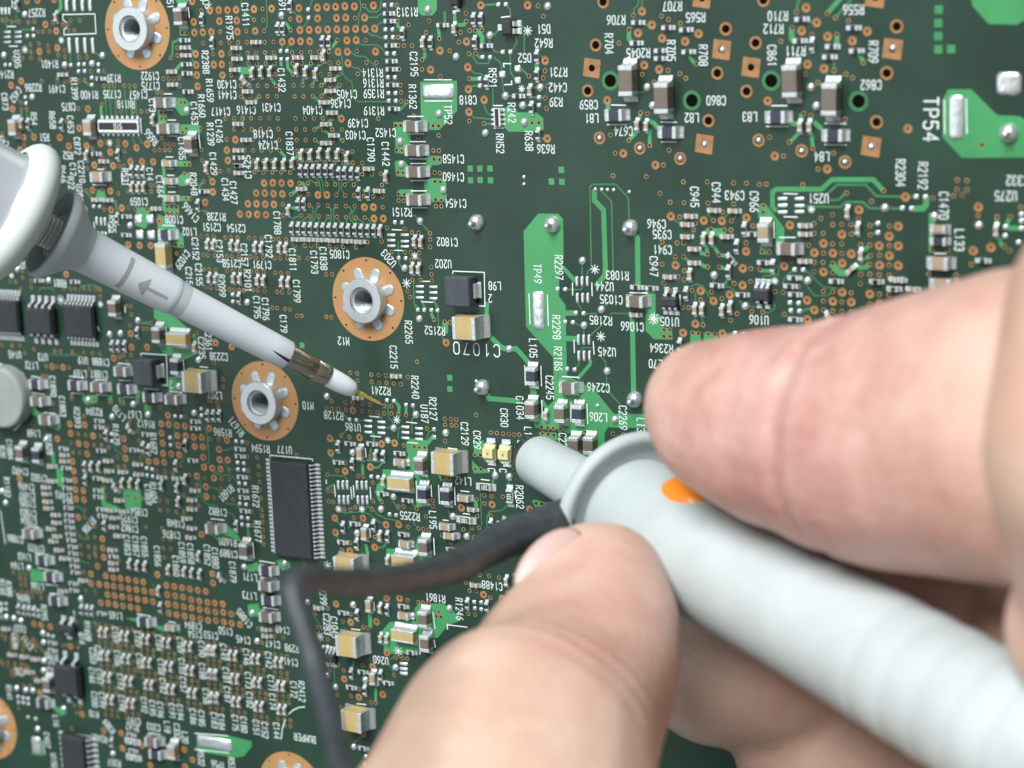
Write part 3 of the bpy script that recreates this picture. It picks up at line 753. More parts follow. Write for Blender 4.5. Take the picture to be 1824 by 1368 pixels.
qv 907 1275 1383 1305
qh 1447 1102
o 1635 1040 1637 1095
k 1145 610 1145 590 1352 603 1362 850 1315 848
d 255 775 333 790 265 910 365 925 565 775 685 790 775 803 872 807 588 912 685 917 785 925 872 930 960 670 1060 680 1010 943 1093 947 972 808 1065 812 1173 875 1288 885 1378 898 1480 908 357 1070 450 1080 150 130 158 230 165 310 178 410 1490 645 1497 725 1347 375 1355 430 1625 698 1690 705 1015 210 1020 260 795 370 805 405
n 42 495 155
n 28 818 190
V 1062 430 1070 540 1195 540 925 628 425 697 513 703 1752 503 1707 965 568 1163 575 1240 690 1170 757 1260 467 1285 640 1322 703 1330 1005 1283 1365 1093 1310 1163 1372 1167 1438 1175 1502 1180 1313 1238 1443 1257 1510 1260 1575 1270 1640 1272 1322 1320 1450 1335 1583 1345 1648 1350 1700 1200
v 167 70 255 52 520 60 573 62 610 62 683 63 730 68 777 68 813 70 815 128 277 557 447 573 492 572 203 588 588 578 683 582 752 590 812 592 98 525 163 527 15 522 375 693 465 698 560 705 728 718 972 620 1003 605 1068 605 1035 658 1058 362 1228 345 1162 390 1197 390 1068 272 1063 207 1028 205 1563 420 1600 425 1563 475 1738 665 1765 988 1680 1025 1775 1032 347 775 380 778 430 995 453 998 583 930 583 960 765 965 895 985 990 965 990 995 1122 965 1125 990 1180 1000 1300 1028 1450 1035 1490 1035 635 1245 697 1252 683 1100 873 1193 820 1262 580 1318 765 1335 825 1335 1120 1220 1130 1298 1055 1135 1705 1285 1775 1287 1510 1105 1813 800 1813 862
w .14 400 600 640 605 700 640
w .14 320 80 330 60 430 60 440 85
w .14 640 90 660 45 700 35 780 40 810 65
w .3 1120 340 1220 345
w .14 1405 1120 1420 1240 1410 1330
w .14 1600 1080 1680 1240 1690 1368
P 670 930 800 930 790 990 700 1010 670 970
P 870 930 910 930 915 1000 880 1000
P 960 950 1015 950 1015 1010 975 1010
P 1170 1000 1230 1020 1225 1120 1180 1110
P 1100 870 1140 900 1130 1000 1100 1000
P 1250 220 1400 270 1540 400 1590 440 1590 560 1560 560 1530 520 1540 400 1380 400 1250 300
P 1280 520 1590 550 1590 600 1480 650 1440 620 1330 600
P 240 840 260 1000 240 1080 300 1100 320 1170 380 1180 470 1220 500 1180 300 1050 260 1000
P 1370 780 1480 790 1480 900 1370 890
@ 0 250 4.56
th 1130 497 C1059 1415 643 C1008 1540 742 L102 1760 620 R1238 1720 705 C2151
tv 595 235 C12 513 275 R646 665 255 C2210 650 425 U286 1020 300 R531 1218 275 C14 1300 375 C1464 1575 355 R2048 1735 190 C1429 915 680 R955 1590 880 C2152 1618 1090 C2155 1785 900 C2153 1537 1100 C215 1805 1180 R2099 580 345 R22 180 990 L70
tg 1605 650 1495 520 C1466
tg 1530 905 1440 1035 C1029
mh 1350 190 1360 335 1370 475
Nh 778 300
Lh 1335 770
ev 1065 255 1115 258 1160 260 950 640 1605 530
av 1070 385 1120 388 1165 385 1675 225 1685 850 1732 855 1700 1125 1750 1130
ah 775 483 868 485 1258 555
qh 785 537
eh 1020 620 1020 770 1650 415 310 1140 602 1150
s 62 75 1125 640 1217 640 1135 765 1228 768
s 18 70 785 655 822 660 853 660
s 18 30 800 755 832 755 860 758
b 1050 692 133 1048 388 1140 1518 342
n 26 95 1097
P 1318 150 1345 150 1345 600 1318 560
P 1440 165 1550 170 1555 210 1440 212
P 1445 300 1490 262 1545 270 1555 370 1450 370
P 1450 450 1560 455 1560 490 1450 495
P 1345 520 1455 520 1455 600 1345 590
P 1280 590 1330 620 1430 700 1490 790 1495 870 1380 870 1280 830
P 1110 540 1220 550 1200 690 1180 720 1100 690
P 790 400 850 400 860 470 780 470
d 1348 135 1407 135 1357 230 1412 232 1360 283 1417 285 1367 378 1425 378 1368 420 1425 420 1375 513 1432 515 1323 690 1422 692 1312 828 1412 830 757 360 862 362 793 235 842 235 988 265 995 360 762 665 770 720 882 670 888 750
V 752 405 897 410 690 560 903 565 990 548 1297 655 1043 848 1135 853 1225 855 538 1088 1727 335 1730 418 1668 503
v 1500 193 1537 193 1498 272 1545 275 1513 470 1550 472 1358 538 1397 542 1433 545 1357 588 1397 590 1437 592 703 410 832 405 963 430 1040 412 1230 415 1230 362 1268 362 713 225 852 217 970 208 1007 208 847 562 1043 545 1100 555 1195 563 1655 333 1790 250 1675 585 1637 778 1683 778 1738 780 1653 930 1690 932 1747 935 1657 1047 1700 1048 1755 1052 1670 1195 1712 1198 1765 1203 1433 850 1475 855 1435 918 940 503 180 1060 185 1115 83 1145 128 1147 255 1140
w .3 700 415 740 465
w .3 910 485 940 505 955 590
w .3 1655 335 1620 370 1620 400
w .3 1690 280 1720 325
w .15 1630 560 1675 585
Zv 1300 945
@ 400 500 4.56
th 968 490 M12 680 1015 M10 1270 893 R2241 888 1095 R2128 1045 1190 U186 1710 405 R2152
tv 1497 418 R2265 1375 620 C2215 1550 865 R2240 1625 1080 U187 1695 1040 R2127 265 215 C1795 335 230 C1796 480 350 C179
tg 150 1255 45 1115 R1671
ah 1383 777 1073 952
qh 1348 975 1502 1012 1043 1130
qv 1703 1240
b 825 943 1548 1090 1368 1200 1793 1240 1577 312
o 1570 237 1622 238 1680 240 1730 242
s 65 22 1168 1137 1168 1183 1168 1230 1275 1148 1275 1193 1275 1237 1470 1188 1470 1233 1470 1278 1580 1200 1580 1243 1580 1287
d 1178 1100 1258 1108 1187 1260 1270 1268 1478 1147 1563 1157 1487 1312 1572 1320
n 34 1400 1130 
n 28 1327 1295
V 1043 1053 857 1280 1097 1273 1277 1325 1382 1318 1800 503 20 1295 60 535
v 1022 747 1077 753 1193 762 1253 767 1312 770 1080 812 1197 822 1257 828 1315 830 1375 835 1433 840 1490 782 1563 658 982 988 1040 990 1118 998 1180 1005 1297 1017 1355 1020 870 978 830 1035 872 1037 925 1043 985 1048 1120 1058 1182 1065 1242 1072 1297 1077 1357 1078 1413 1087 1475 1090 947 1257 1015 1270 1457 1337 1645 1200 1787 1122 1793 1170 1795 1303 390 220 430 222 492 230 532 232 587 285 628 285 828 293 870 298 1702 315 1790 332
g 630 525
w .4 1390 985 1420 1020 1415 1075
w .4 1475 1030 1475 1085
w .14 1325 1000 1335 1110 1368 1150 1368 1180
w .14 1530 1020 1548 1070
w .14 1310 1193 1350 1195
w .14 1640 1287 1660 1230 1700 1210
w .14 1550 1100 1525 1120 1523 1240
w .14 1410 1280 1415 1200 1440 1185
w .3 1210 1240 1215 1300
w .3 925 1045 990 1110 1010 1130
w .14 1085 1132 1140 1137
w .14 1535 0 1540 190 1560 230
w .3 1600 160 1625 215
w .3 1700 160 1730 215
w .14 1735 260 1738 370 1780 480
w .4 1680 270 1700 310
w .5 1700 1260 1610 1360
w .14 1255 1085 1275 1110 1275 1140
w .14 850 955 865 975
w .14 885 1290 910 1325
w .14 980 1220 950 1250
w .4 130 1250 150 1220
P 1475 1300 1560 1330 1600 1368 1560 1400 1480 1400
@ 380 780 4.56
th 385 85 R1594 580 95 U177 1598 635 R2255 118 845 R1600 125 940 C1889 298 1130 L171 295 1280 L173
tv 345 475 R1672 363 760 R1677 160 1090 C1879 1785 665 L195 893 1270 C2299
tg 155 400 60 500 R1601
Qh 1058 1060
Yh 1500 378 1535 1010
av 1380 355 1415 1000 1318 150 1352 805
Mv 1663 232 1697 895 237 925
Lv 1692 462
Lh 420 1085 440 1325
Mh 415 1210
mv 1180 132 1218 785
ev 1378 155 1012 75 1127 215 1052 730 1300 715 1413 805 1163 865 183 720
eh 1105 48 1283 50 1505 127 1010 200 1370 455 1570 510 1145 700 1045 850 1540 785 210 92 212 150 228 320 235 430 243 485 252 595
mh 1505 205 1545 870
qh 1310 318 1458 625 210 30 222 203 225 258 235 370 240 538 255 650 258 707
b 1125 120 1460 480 1357 582 1162 775 575 1020 245 1050 1575 202 1605 865
k 462 155 462 140 807 172 808 188
n 42 930 1040
n 30 1018 577
n 30 1208 577
s 22 75 1015 383 1052 383 1088 383 1168 385 1208 385 1243 385 1023 503 1060 503 1095 503 1175 505 1213 505 1250 505
d 985 385 993 475 1118 400 1127 495 1138 385 1145 478 1275 400 1280 495 1237 85 1242 157 1273 738 1277 808 1500 238 1560 245 1648 350 1655 515 1770 385 1775 480 1792 815 1797 950 322 850 332 980 375 997 500 1018 385 1132 510 1145 1108 970 1175 980 1538 897 1595 903 918 340 920 372
V 108 15 47 93 52 177 118 180 60 253 955 120 1072 270 1277 235 987 650 1217 652 1405 705 1507 703 993 768 1110 918 1313 888 5 325
v 357 160 367 230 370 297 377 358 380 420 387 488 393 583 398 632 400 683 403 745 407 803 410 863 275 38 277 152 285 265 290 320 312 600 318 710 287 787 163 500 127 262 1073 203 1007 265 1275 150 928 300 1178 307 1215 310 1297 362 932 427 970 430 937 517 975 520 1063 578 1115 583 1155 563 1300 513 1290 583 1367 520 1505 553 1547 557 1652 573 1547 58 1632 70 1675 77 1717 80 1143 647 1583 722 1667 737 1707 740 1750 745 1112 850 1045 910 1215 955 1253 958 1313 803 1783 510 1783 553 1730 637 980 987 680 140 740 1035 65 330 130 335 65 410 130 420
w .14 60 100 120 98 150 80 185 80
w .14 70 190 110 235 140 250 185 258
w .14 0 280 50 300 150 302 190 350
w .14 0 405 30 410 60 450
w .14 100 530 190 540 215 580
w .14 110 600 160 620 185 680
w .14 930 300 990 305 1065 310 1090 345
w .4 1210 180 1215 300
w .4 1240 870 1255 940
w .16 1040 600 1065 608 1210 600 1270 620 1340 680 1400 705
w .16 1240 560 1290 560 1330 620 1400 655 1500 672
w .14 1460 510 1500 580 1530 590
w .2 1600 510 1650 570
w .3 1250 180 1360 185
w .3 1300 240 1340 240 1370 205
w .14 1620 680 1660 730
w .3 920 410 980 380
w .2 960 140 975 185
w .2 990 665 1040 705
w .2 1000 790 1020 830
w .3 1345 890 1380 885 1410 850
w .3 990 30 960 10
w .2 1100 730 1120 700
w .3 1275 120 1283 70
w .3 280 730 287 780
P 1375 255 1625 260 1640 440 1480 440 1390 410 1365 470 1380 530 1340 510 1315 440 1330 380 1375 330
P 1575 0 1740 20 1760 560 1650 560 1645 330 1570 180 1600 60
P 1405 900 1640 900 1660 800 1740 770 1760 990 1780 1060 1420 1060
P 100 690 200 790 230 850 130 800 50 790
P 510 1000 560 980 620 1010 630 1060 560 1080
P 270 1030 360 1010 370 1080 280 1090
@ 640 760 4.56
th 845 440 L142 1080 1290 C1488
tv 1305 570 R2062
Qh 672 305
Lv 693 570
mh 838 588 690 820 725 893
ah 915 675 935 1290
Xh 1015 495 855 765
Xv 1215 570
b 1100 400 1213 410 755 732 868 895 925 965
ev 1068 800 1175 790
o 1128 780 1128 830 1080 485 935 768
eh 745 1000
av 1195 1260
mv 1290 1250
d 990 428 1057 435 825 520 892 528 845 705 900 712 680 757 725 762 1265 525 1272 588 645 475 652 625 775 490 780 635 722 175 797 182 605 905 613 1043
V 1080 632 1385 672 830 658
v 1015 557 1075 563 1167 568 1018 623 955 590 1068 725 1178 735 1235 742 958 727 915 823 973 820 847 832 1013 865 933 895 745 940 817 988 812 887 672 880 945 345 987 343 1047 353 938 230 978 232 678 415 732 420 598 602 600 645 545 727 980 1205 1055 1213 1135 1225 1437 623 1483 627 1527 632 1300 750
w .14 985 530 995 800
w .16 1210 630 1160 680 1060 690 1040 720 1035 830 1015 860
w .3 1100 410 1085 440 1085 470
w .14 1213 430 1215 490
w .5 945 600 950 640
w .4 925 910 925 950
w .14 720 670 735 720
w .14 895 850 880 880
P 915 270 980 340 1060 345 1060 375 930 380 915 330
P 1400 600 1430 590 1530 620 1600 650 1430 655
P 930 130 1010 110 1010 240 930 240
P 640 395 750 395 750 440 660 440
@ 640 1000 6.08
tv 1085 515 R1246
th 825 395 R1861 235 1070 U260
n 56 425 968
ev 1170 465 1380 490 300 530
o 1245 440 1252 510 1320 445 1320 520 1670 425
V 1347 360 1548 402 1515 540 297 398 437 398 188 652 300 990 145 1140
v 1195 315 1268 322 1422 392 1182 567 1255 575 1610 328 1155 228 1680 145 860 543 835 592 885 600 640 440 690 445 748 453 525 418 470 1047 520 1053 43 712 93 718 378 1230 40 1123
eh 1690 355 470 490 560 990
b 970 513 385 1155 60 1285 570 595
Mv 678 637 700 900
Yh 460 815
av 232 840 298 845 225 515
mv 90 490
mh 470 600
s 85 35 483 1110 483 1165 483 1215
d 160 440 167 535 800 548 820 725 650 790 660 1005 812 850 825 930 955 680 955 735 955 685 1170 712
P 600 510 640 460 900 455 1000 510 1100 640 960 690 850 830 640 850
P 240 760 330 655 600 640 640 700 640 1000 270 1000 260 850
w .4 110 560 115 700
w .14 330 1060 380 1030 460 1040
w .14 330 1120 380 1220
@ 380 1068 4.56
th 100 255 C150 245 325 C145 485 360 C147 565 245 C148 640 395 R298 630 505 C141 745 1125 BUMPER 40 1340 TP56
tv 85 425 C149 270 465 C146 450 490 C142 105 615 C181 285 655 C173 470 680 C171 115 770 C187 297 815 C182 482 830 C174 655 730 C172 720 745 R2412 10 980 C183 68 995 C184 180 1000 C175 250 1015 C180 350 1040 C151 420 1060 C152 515 1065 C144 925 200 C2283 985 225 C1045 150 1330 R53
tg 305 215 200 85 C1885
R 157 463 342 492 530 520 172 652 356 682 546 710 185 840 370 877 557 902 -15 420 -5 615 7 810
k 552 1135 562 1050 585 975
k 615 928 650 895 700 875 745 870
ah 420 245 425 297 845 70
Mh 420 150
Qh 1075 385 1115 995
ev 1120 605 1358 620 1230 740 1165 130
eh 1210 590 1115 715 1415 680 1215 1210 1050 110
mv 1285 650
b 350 340 310 110 755 25 985 715 1130 45 1135 1200 915 620
o 1240 1275 1235 1340 890 385 925 385 960 395 925 530 975 535
d 998 450 1000 500 1335 620 1343 695 1123 238 1193 247 1167 845 1240 853 405 65 527 80
n 42 865 300
V 22 170 85 182 150 192 218 203 82 103 147 118 998 35 1117 183 1293 545 1065 645 1183 793 1378 770 1218 1090
v 367 235 487 240 495 300 400 350 570 310 843 225 883 230 930 70 928 323 942 575 1013 530 1060 575 1117 783 1183 727 1003 773 1213 533 1283 833 1320 838 1035 878 830 112 1053 178 1218 220 1258 225 1118 117 1480 470 1540 475 1578 478 1468 610
P 280 40 370 30 380 130 300 145 280 110
P -130 1085 130 1105 230 1130 310 1150 315 1190 250 1270 180 1285 -140 1230
S 280 95 10 1165
d -150 1085 120 1105 -150 1215 130 1245
w .4 1280 60 1280 220
w .4 1320 720 1320 830
w .14 980 520 985 680
w .3 1140 500 1130 570
w .2 1240 1090 1150 1160 1140 1190
w .14 800 100 870 220
@ 0 1068 4.56
tv 940 285 C159 1120 320 C169 1290 350 C164 1465 370 C189 1640 400 C190 800 435 C204 755 455 C203 955 475 C106 1135 500 C101 1310 545 C158 1480 540 C155 1645 580 C188 750 615 C166 810 625 C167 980 665 C193 1325 700 C162 1490 690 C157 1675 785 C156 770 810 C200 830 815 C199 992 840 C198 1172 855 C192 1240 880 C195 1305 895 C196 1400 905 C191 1465 915 C194 1570 950 C186 1640 965 C185 1360 1035 L18 1440 1070 C332 1505 1120 L20 1635 1285 R532 385 1140 C407 457 985 L16 715 255 R1608 668 315 Q16 360 105 R295 125 335 C636 75 755 R141 440 1310 U150
th 940 130 L165 1570 210 C1894 1585 280 C154 1715 290 C153 420 460 R290 160 585 C35 765 930 K10 1090 985 C197 1075 1035 R147 1250 1035 C333 805 1125 R2401 930 1325 R357 160 235 C637
tg 265 400 180 290 C111
tg 930 1085 845 975 R389
R 838 275 1008 305 1178 332 1348 360 1524 390 1703 425 853 463 1023 490 1193 522 1368 552 1539 585 1719 615 868 640 1042 672 1210 702 1383 738 1560 770 1734 802 888 822 1058 852
Lh 1160 190 340 850 1255 1265
mh 1375 235
Mv 370 700
Mh 1220 1165
Nv 1385 1245
Xh 1060 1160 1070 1290
b 45 145 108 155 165 175 343 275 348 350 352 500 348 578 410 640 130 722 205 737 262 742 512 890 300 1055 912 1255
o 145 790 187 800 228 805 150 835 190 840 230 848 228 955 290 970 392 290 430 300 310 90 315 135 15 75 50 80 10 35 50 35
ev 150 80 195 90 235 95 275 100 660 85 705 90 745 95 905 1165 1300 70 5 120
eh 820 115 420 355 420 415 425 520 410 570 1060 1100 1075 1230
ah 90 450 190 465 280 485 235 590 310 660 40 240
S 72 140 297 1185
V 277 197 335 208 410 220 575 380 325 755 668 930 845 1063 985 1085 997 1207 1153 1183 1497 1218 1565 1300 1222 1345 1505 1355 820 25 880 30 940 40 1000 52 1062 60 1122 72 1365 35 1429 46 1493 57 1557 68 1621 79 1685 90 1749 101 1813 112 1372 110 1436 122 1500 133 1564 145 1628 157 1692 168 1756 180 1818 190 1555 0 1620 12 1685 22 1745 28 1810 35
v 620 180 515 375 545 370 635 390 195 695 250 700 150 880 605 855 655 865 625 920 583 1050 1107 930 1137 937
e v 20 290 28 3 10 4 30 4
e v 10 500 28 3 8 4 30 4
e v 770 190 40 6 5 5 40 1
e v 1080 500 40 6 2 5 40 6
k 540 1100 540 1080 730 1110 735 1170
d 1115 115 1225 135 1370 178 1427 188 1210 1080 1310 1100 350 1150 365 1255 600 90 608 130 1450 1200 1465 1310 350 780 405 800
P 1020 150 1100 150 1260 210 1330 215 1470 240 1460 275 1330 260 1100 180
P 440 870 540 880 540 930 500 945 440 900
P 260 1150 340 1150 350 1270 260 1260
@ 0 780 4.56
th 165 270 C1492 318 325 C1502 215 395 C1496 222 465 C1497 225 530 C1505 232 610 C1503 235 675 C1504 520 465 C1493 125 820 C1886 295 895 C1923 200 965 L163 140 1040 L164 305 1205 L166 190 1300 R696 1130 600 C1854 1050 660 C1925 1055 735 C1862 1430 695 C1848 1395 785 C1876 1770 600 C1882
tv 60 400 R1182 20 110 R20 1205 460 C1869 1250 445 R1604 1035 870 C1853 1105 880 C1857 1175 885 C1855 1280 960 C1856 1480 930 C1859 1550 940 C1858 1430 1040 C1860 1685 950 C1852 1750 975 C1880 20 1210 R140 75 1225 R388
tg 770 650 680 770 R1706
Mv 150 130
Lv 285 145
Mh 225 785 1715 745
Lh 335 1000 400 1135 440 1330
ah 415 232 420 352 365 403 370 455 378 518 385 572 445 627 450 690 405 740 455 800 425 840 470 912 513 980 500 1245 665 1160 515 140 515 190 870 188 878 270 865 345 900 590 920 650 915 725 955 797 905 912 910 1018 915 1070 990 278 960 508 1000 600 1110 215 1115 298 1305 320 1430 330 1575 428 1550 505 1550 580 1510 655 1550 735 1540 810
eh 510 90 530 245 535 345 540 410 545 520 550 570 553 630 555 678 560 730 565 783 573 833 583 887 588 940 595 993 600 1045 607 1095 590 1185 595 1240 815 105 785 330 790 430 790 480 815 582 825 635 915 965 1085 100 1560 185
ev 685 240 690 345 1160 80 1205 100 1500 65 1425 230 845 715
av 738 240 800 240 990 375 1055 375 1118 385 1310 390 1500 345 1437 410 1445 525 1050 1030 1112 1045 1175 1050 1365 1080 1495 1095 1555 1105 1620 1115 1610 970 1285 1250
ad 935 410 1790 1140
qv 1193 275 1238 285
b 230 1060 650 1310 10 435 40 530 368 15
V 590 190 600 268 608 343 615 420 678 428 620 495 683 503 637 645 710 130 640 45 705 50 1010 10 1015 88 1020 165 1208 190 1270 192 1335 198 1327 125 1392 130 1457 137 1652 158 1657 237 1725 245 1790 253 1785 172 1780 92 1600 310 1730 323 1673 397 1678 475 160 328 833 820 837 895 845 970 793 1040 740 1105 742 1180 805 1187 868 1197 925 1205 985 1212 1047 1225 1110 1232 1172 1242 1235 1252 1280 1110 1727 1103 1732 1178 1637 782 860 1120 923 1135 980 1140 1042 1150 1105 1160 1165 1170 875 1272 932 1280 995 1290 1055 1298 1117 1310 1180 1318 1243 1330 1352 1197 1416 1207 1480 1217 1544 1227 1608 1237 1672 1247 1360 1272 1424 1283 1488 1293 1552 1304 1616 1314 1680 1324 1745 1335
v 580 40 593 118 765 38 650 120 820 60 885 75 955 155 1130 25 1015 235 960 235 1143 165 690 580 690 645 770 715 650 800 715 810 770 805 655 875 720 883 773 890 660 945 780 960 725 965 1185 720 1315 735 1323 820 1383 825 1325 895 1388 900 1333 970 968 990 1300 585 1365 590 1430 600 1360 515 1300 505 1495 465 1610 465 1555 540 1615 550 1495 600 1665 325 1800 330 1740 485 1800 410 1275 270 1340 270 1405 285 1465 220 1540 300 1600 380 110 1093 165 1105 205 1110 165 1140 205 1150 170 1190 210 1195 120 1250 175 1250 220 1260 260 1250 295 1250 330 1255 265 1295 300 1300 335 1300 680 1090 700 1240 775 1255 1100 490 1040 470 1165 490 770 930 860 470 850 400 700 400
w .14 920 50 940 100 1010 150
w .14 590 555 650 560 690 620
w .14 600 700 620 760 680 830 710 800
w .14 1690 0 1700 190 1660 230
w .14 1740 260 1780 300 1824 305
w .14 1625 330 1640 500 1690 540 1770 550
w .14 1690 400 1750 405 1800 450
w .14 1430 605 1480 650
w .14 1230 1180 1280 1230
w .14 1110 100 1200 170
w .14 1500 110 1490 180 1465 210
w .14 610 940 660 1000 720 1020
w .14 640 1200 700 1180 770 1230
w .6 430 120 440 240
d 230 715 320 730 285 935 395 950 305 1055 470 1085 370 1190 480 1200 405 1262 515 1275 1715 655 1824 668 225 70 230 135 335 115 350 215 5 590 45 860
P 455 240 510 250 520 400 470 390
P 990 410 1145 430 1150 570 1020 580 1010 500
P 240 1060 370 1090 350 1170 250 1160
P 815 400 845 400 860 520 960 560 980 600 850 590 820 520
P 1700 780 1824 790 1824 830 1760 830
@ 0 1100 1
"""
# ------------------------------------------------------------------ read the board list
tile = (0, 0, 1.0)
TX, SILK, TR, POUR, COMP = [], [], [], [], []
PADS, BALLS, VIAS, HOLES, GREEN, STARS = [], [], [], [], [], []
def tp(x, y): return tile[0] + x / tile[2], tile[1] + y / tile[2]
def near(x, y): return -160 < x < 1990 and -140 < y < 1510
for line in DATA.strip().splitlines():
    a = line.split(); k = a[0]; r = a[1:]
    if k == '@': tile = tuple(map(float, r)); continue
    if k[:2] in ('th', 'tv', 'tu'):
        s = float(k[2:] or 1)
        for i in range(0, len(r), 3): TX.append((r[i + 2], tp(float(r[i]), float(r[i + 1])), k[1], s))
        continue
    if k == 'tg':
        x1, y1, x2, y2 = map(float, r[:4]); TX.append((r[4], (tp(x1, y1), tp(x2, y2)), 'g', 1)); continue
    if k == 'e' and r[0] == 'v':
        x0, y0, dx, sx, n, dy, m, sy = map(float, r[1:])
        for j in range(int(m)):
            for i in range(int(n)):
                VIAS.append(('v', *tp(x0 + i * dx + j * 3 , y0 + j * dy + i * sx)))
        continue
    f = list(map(float, r))
    P = [tp(f[i], f[i + 1]) for i in range(0, len(f) - 1, 2)]
    if k == 'd':
        for i in range(0, len(P), 2): SILK.append([P[i], P[i + 1]])
    elif k == 'k': SILK.append(P)
    elif k == 'w': TR.append((f[0], [tp(f[i], f[i + 1]) for i in range(1, len(f) - 1, 2)]))
    elif k == 'P': POUR.append(P)
    elif k in 'sS':
        for i in range(2, len(f), 2): PADS.append((k, *tp(f[i], f[i + 1]), f[0] / tile[2], f[1] / tile[2]))
    elif k == 'o': PADS += [('o', *p, 0, 0) for p in P]
    elif k in 'bBz': BALLS += [(k, *p) for p in P]
    elif k in 'vV': VIAS += [(k, *p) for p in P]
    elif k in 'HQFG': HOLES += [(k, *p) for p in P]
    elif k == 'g': GREEN += P
    elif k == 'n':
        for i in range(1, len(f), 2): STARS.append((f[0] / tile[2], *tp(f[i], f[i + 1])))
    elif k == 'R':
        for p in P:
            z = tile[2]
            COMP += [('a', 'v', p[0] - 24 / z, p[1] - 2 / z), ('a', 'v', p[0] + 22 / z, p[1] + 3 / z)]
            for dx, dy in ((-30,-72),(25,-66),(72,-58),(-30,66),(22,72),(70,80),(-30,112),(22,118),(70,126)):
                VIAS.append(('v', p[0] + dx / z, p[1] + dy / z))
    else:
        COMP += [(k[0], k[1], *p) for p in P]
# ------------------------------------------------------------------ the board
board = bpy.data.objects.new('circuit_board', None); COL.objects.link(board)
tag(board, 'green printed circuit board crowded with chips, capacitors and white lettering', 'circuit board')
board.location = (0, 0, 0)
g = Geo()
X0, X1, Y0, Y1 = -105, 90, -95, 75
rc = on_plane(-18, 1291)
NUTS = [(-9.8975, 9.5507), (-3.0264, 2.5939), (-6.478, -0.3295), (-6.3925, -11.389), (rc[0] / UNIT, rc[1] / UNIT)]
NH = 40; BORE = 1.75
hv = [(X0, Y0), (X1, Y0), (X1, Y1), (X0, Y1)]
for nx, ny in NUTS:
    hv += [(nx * UNIT + BORE * math.cos(a), ny * UNIT + BORE * math.sin(a)) for a in np.linspace(0, 2 * math.pi, NH, endpoint=False)]
he = [(0, 1), (1, 2), (2, 3), (3, 0)] + [(4 + j * NH + i, 4 + j * NH + (i + 1) % NH) for j in range(len(NUTS)) for i in range(NH)]
cv, ce, cf = delaunay_2d_cdt([Vector(v) for v in hv], he, [], 0, 1e-5)[:3]
def solid(f):
    c = sum((cv[i] for i in f), Vector((0, 0))) / len(f)
    return all(math.hypot(c.x - nx * UNIT, c.y - ny * UNIT) > BORE * .98 for nx, ny in NUTS)
cf = [f for f in cf if solid(f)]
g.add([(v.x, v.y, 0) for v in cv], cf, 0)
g.add([(v.x, v.y, -1.6) for v in cv], [f[::-1] for f in cf], 0)
g.add([(X0,Y0,-1.6),(X1,Y0,-1.6),(X1,Y1,-1.6),(X0,Y1,-1.6),(X0,Y0,0),(X1,Y0,0),(X1,Y1,0),(X0,Y1,0)],
      [(0,1,5,4),(1,2,6,5),(2,3,7,6),(3,0,4,7)], 1)
link('laminate_sheet', g.mesh('laminate_sheet', [M['mask'], M['substrate']]), board)
g = Geo()
for i, P in enumerate(POUR):
    z = 0.006 + 0.0006 * (i % 12)
    g.add([(*on_plane(*p)[:2], z) for p in P], [tuple(range(len(P)))], 0)
for i, p in enumerate(GREEN):
    c = on_plane(*p); s = 0.34 if p[0] < 1250 else 0.40
    g.add([(c[0]-s,c[1]-s,.02),(c[0]+s,c[1]-s,.02),(c[0]+s,c[1]+s,.02),(c[0]-s,c[1]+s,.02)], [(0,1,2,3)], 0)
link('copper_area', g.mesh('copper_area', [M['pour']]), board, label='bright green masked copper areas')
g = Geo()
for i, (w, P) in enumerate(TR):
    ribbon(g, [on_plane(*p) for p in P], max(w, 0.15), 0.016 + 0.0004 * (i % 20), mi=0 if w < 0.38 else 1)
link('copper_trace', g.mesh('copper_trace', [M['trace'], M['pour']]), board, kind='stuff', label='thin green copper traces running between the parts')
# white lettering and outlines
g = Geo()
for s, p, d, k in TX:
    h = 0.90 * k
    if d == 'g':
        a, b = on_plane(*p[0]), on_plane(*p[1]); c = (a + b) / 2; D = (b - a)[:2]
    else:
        c = on_plane(*p); D = {'h': (-1, 0), 'v': (0, -1), 'u': (0, 1)}[d]
    if s == 'C1070': text(g, s, c, D, h=1.35, adv=1.31, wid=0.72, sw=0.13)
    elif s == 'TP54': text(g, s, c, D, h=1.42, adv=1.16, wid=0.72, sw=0.16)
    else: text(g, s, c, D, h=h, sw=0.098 * (1 + 0.2 * (k - 1)))
for i, P in enumerate(SILK):
    ribbon(g, [on_plane(*p) for p in P], 0.115, 0.036 + 0.0003 * (i % 6))
for r, x, y in STARS:
    c = on_plane(x, y); q = r / px_mm(x, y)[1] * 0.92
    for j, a in enumerate((0, 45, 90, 135)):
        d = np.array([math.cos(math.radians(a)), math.sin(math.radians(a))]) * q
        ribbon(g, [c[:2] - d, c[:2] + d], 0.09, 0.036 + 0.004 * j)
bc = on_plane(-2, 709, 0)
ribbon(g, [(bc[0] + 4.7 * math.cos(a), bc[1] + 4.7 * math.sin(a)) for a in np.linspace(-1.1, 1.5, 30)], 0.16, 0.04)
link('silkscreen_lettering', g.mesh('silkscreen_lettering', [M['silk']]), board, label='white printed reference lettering and outlines')
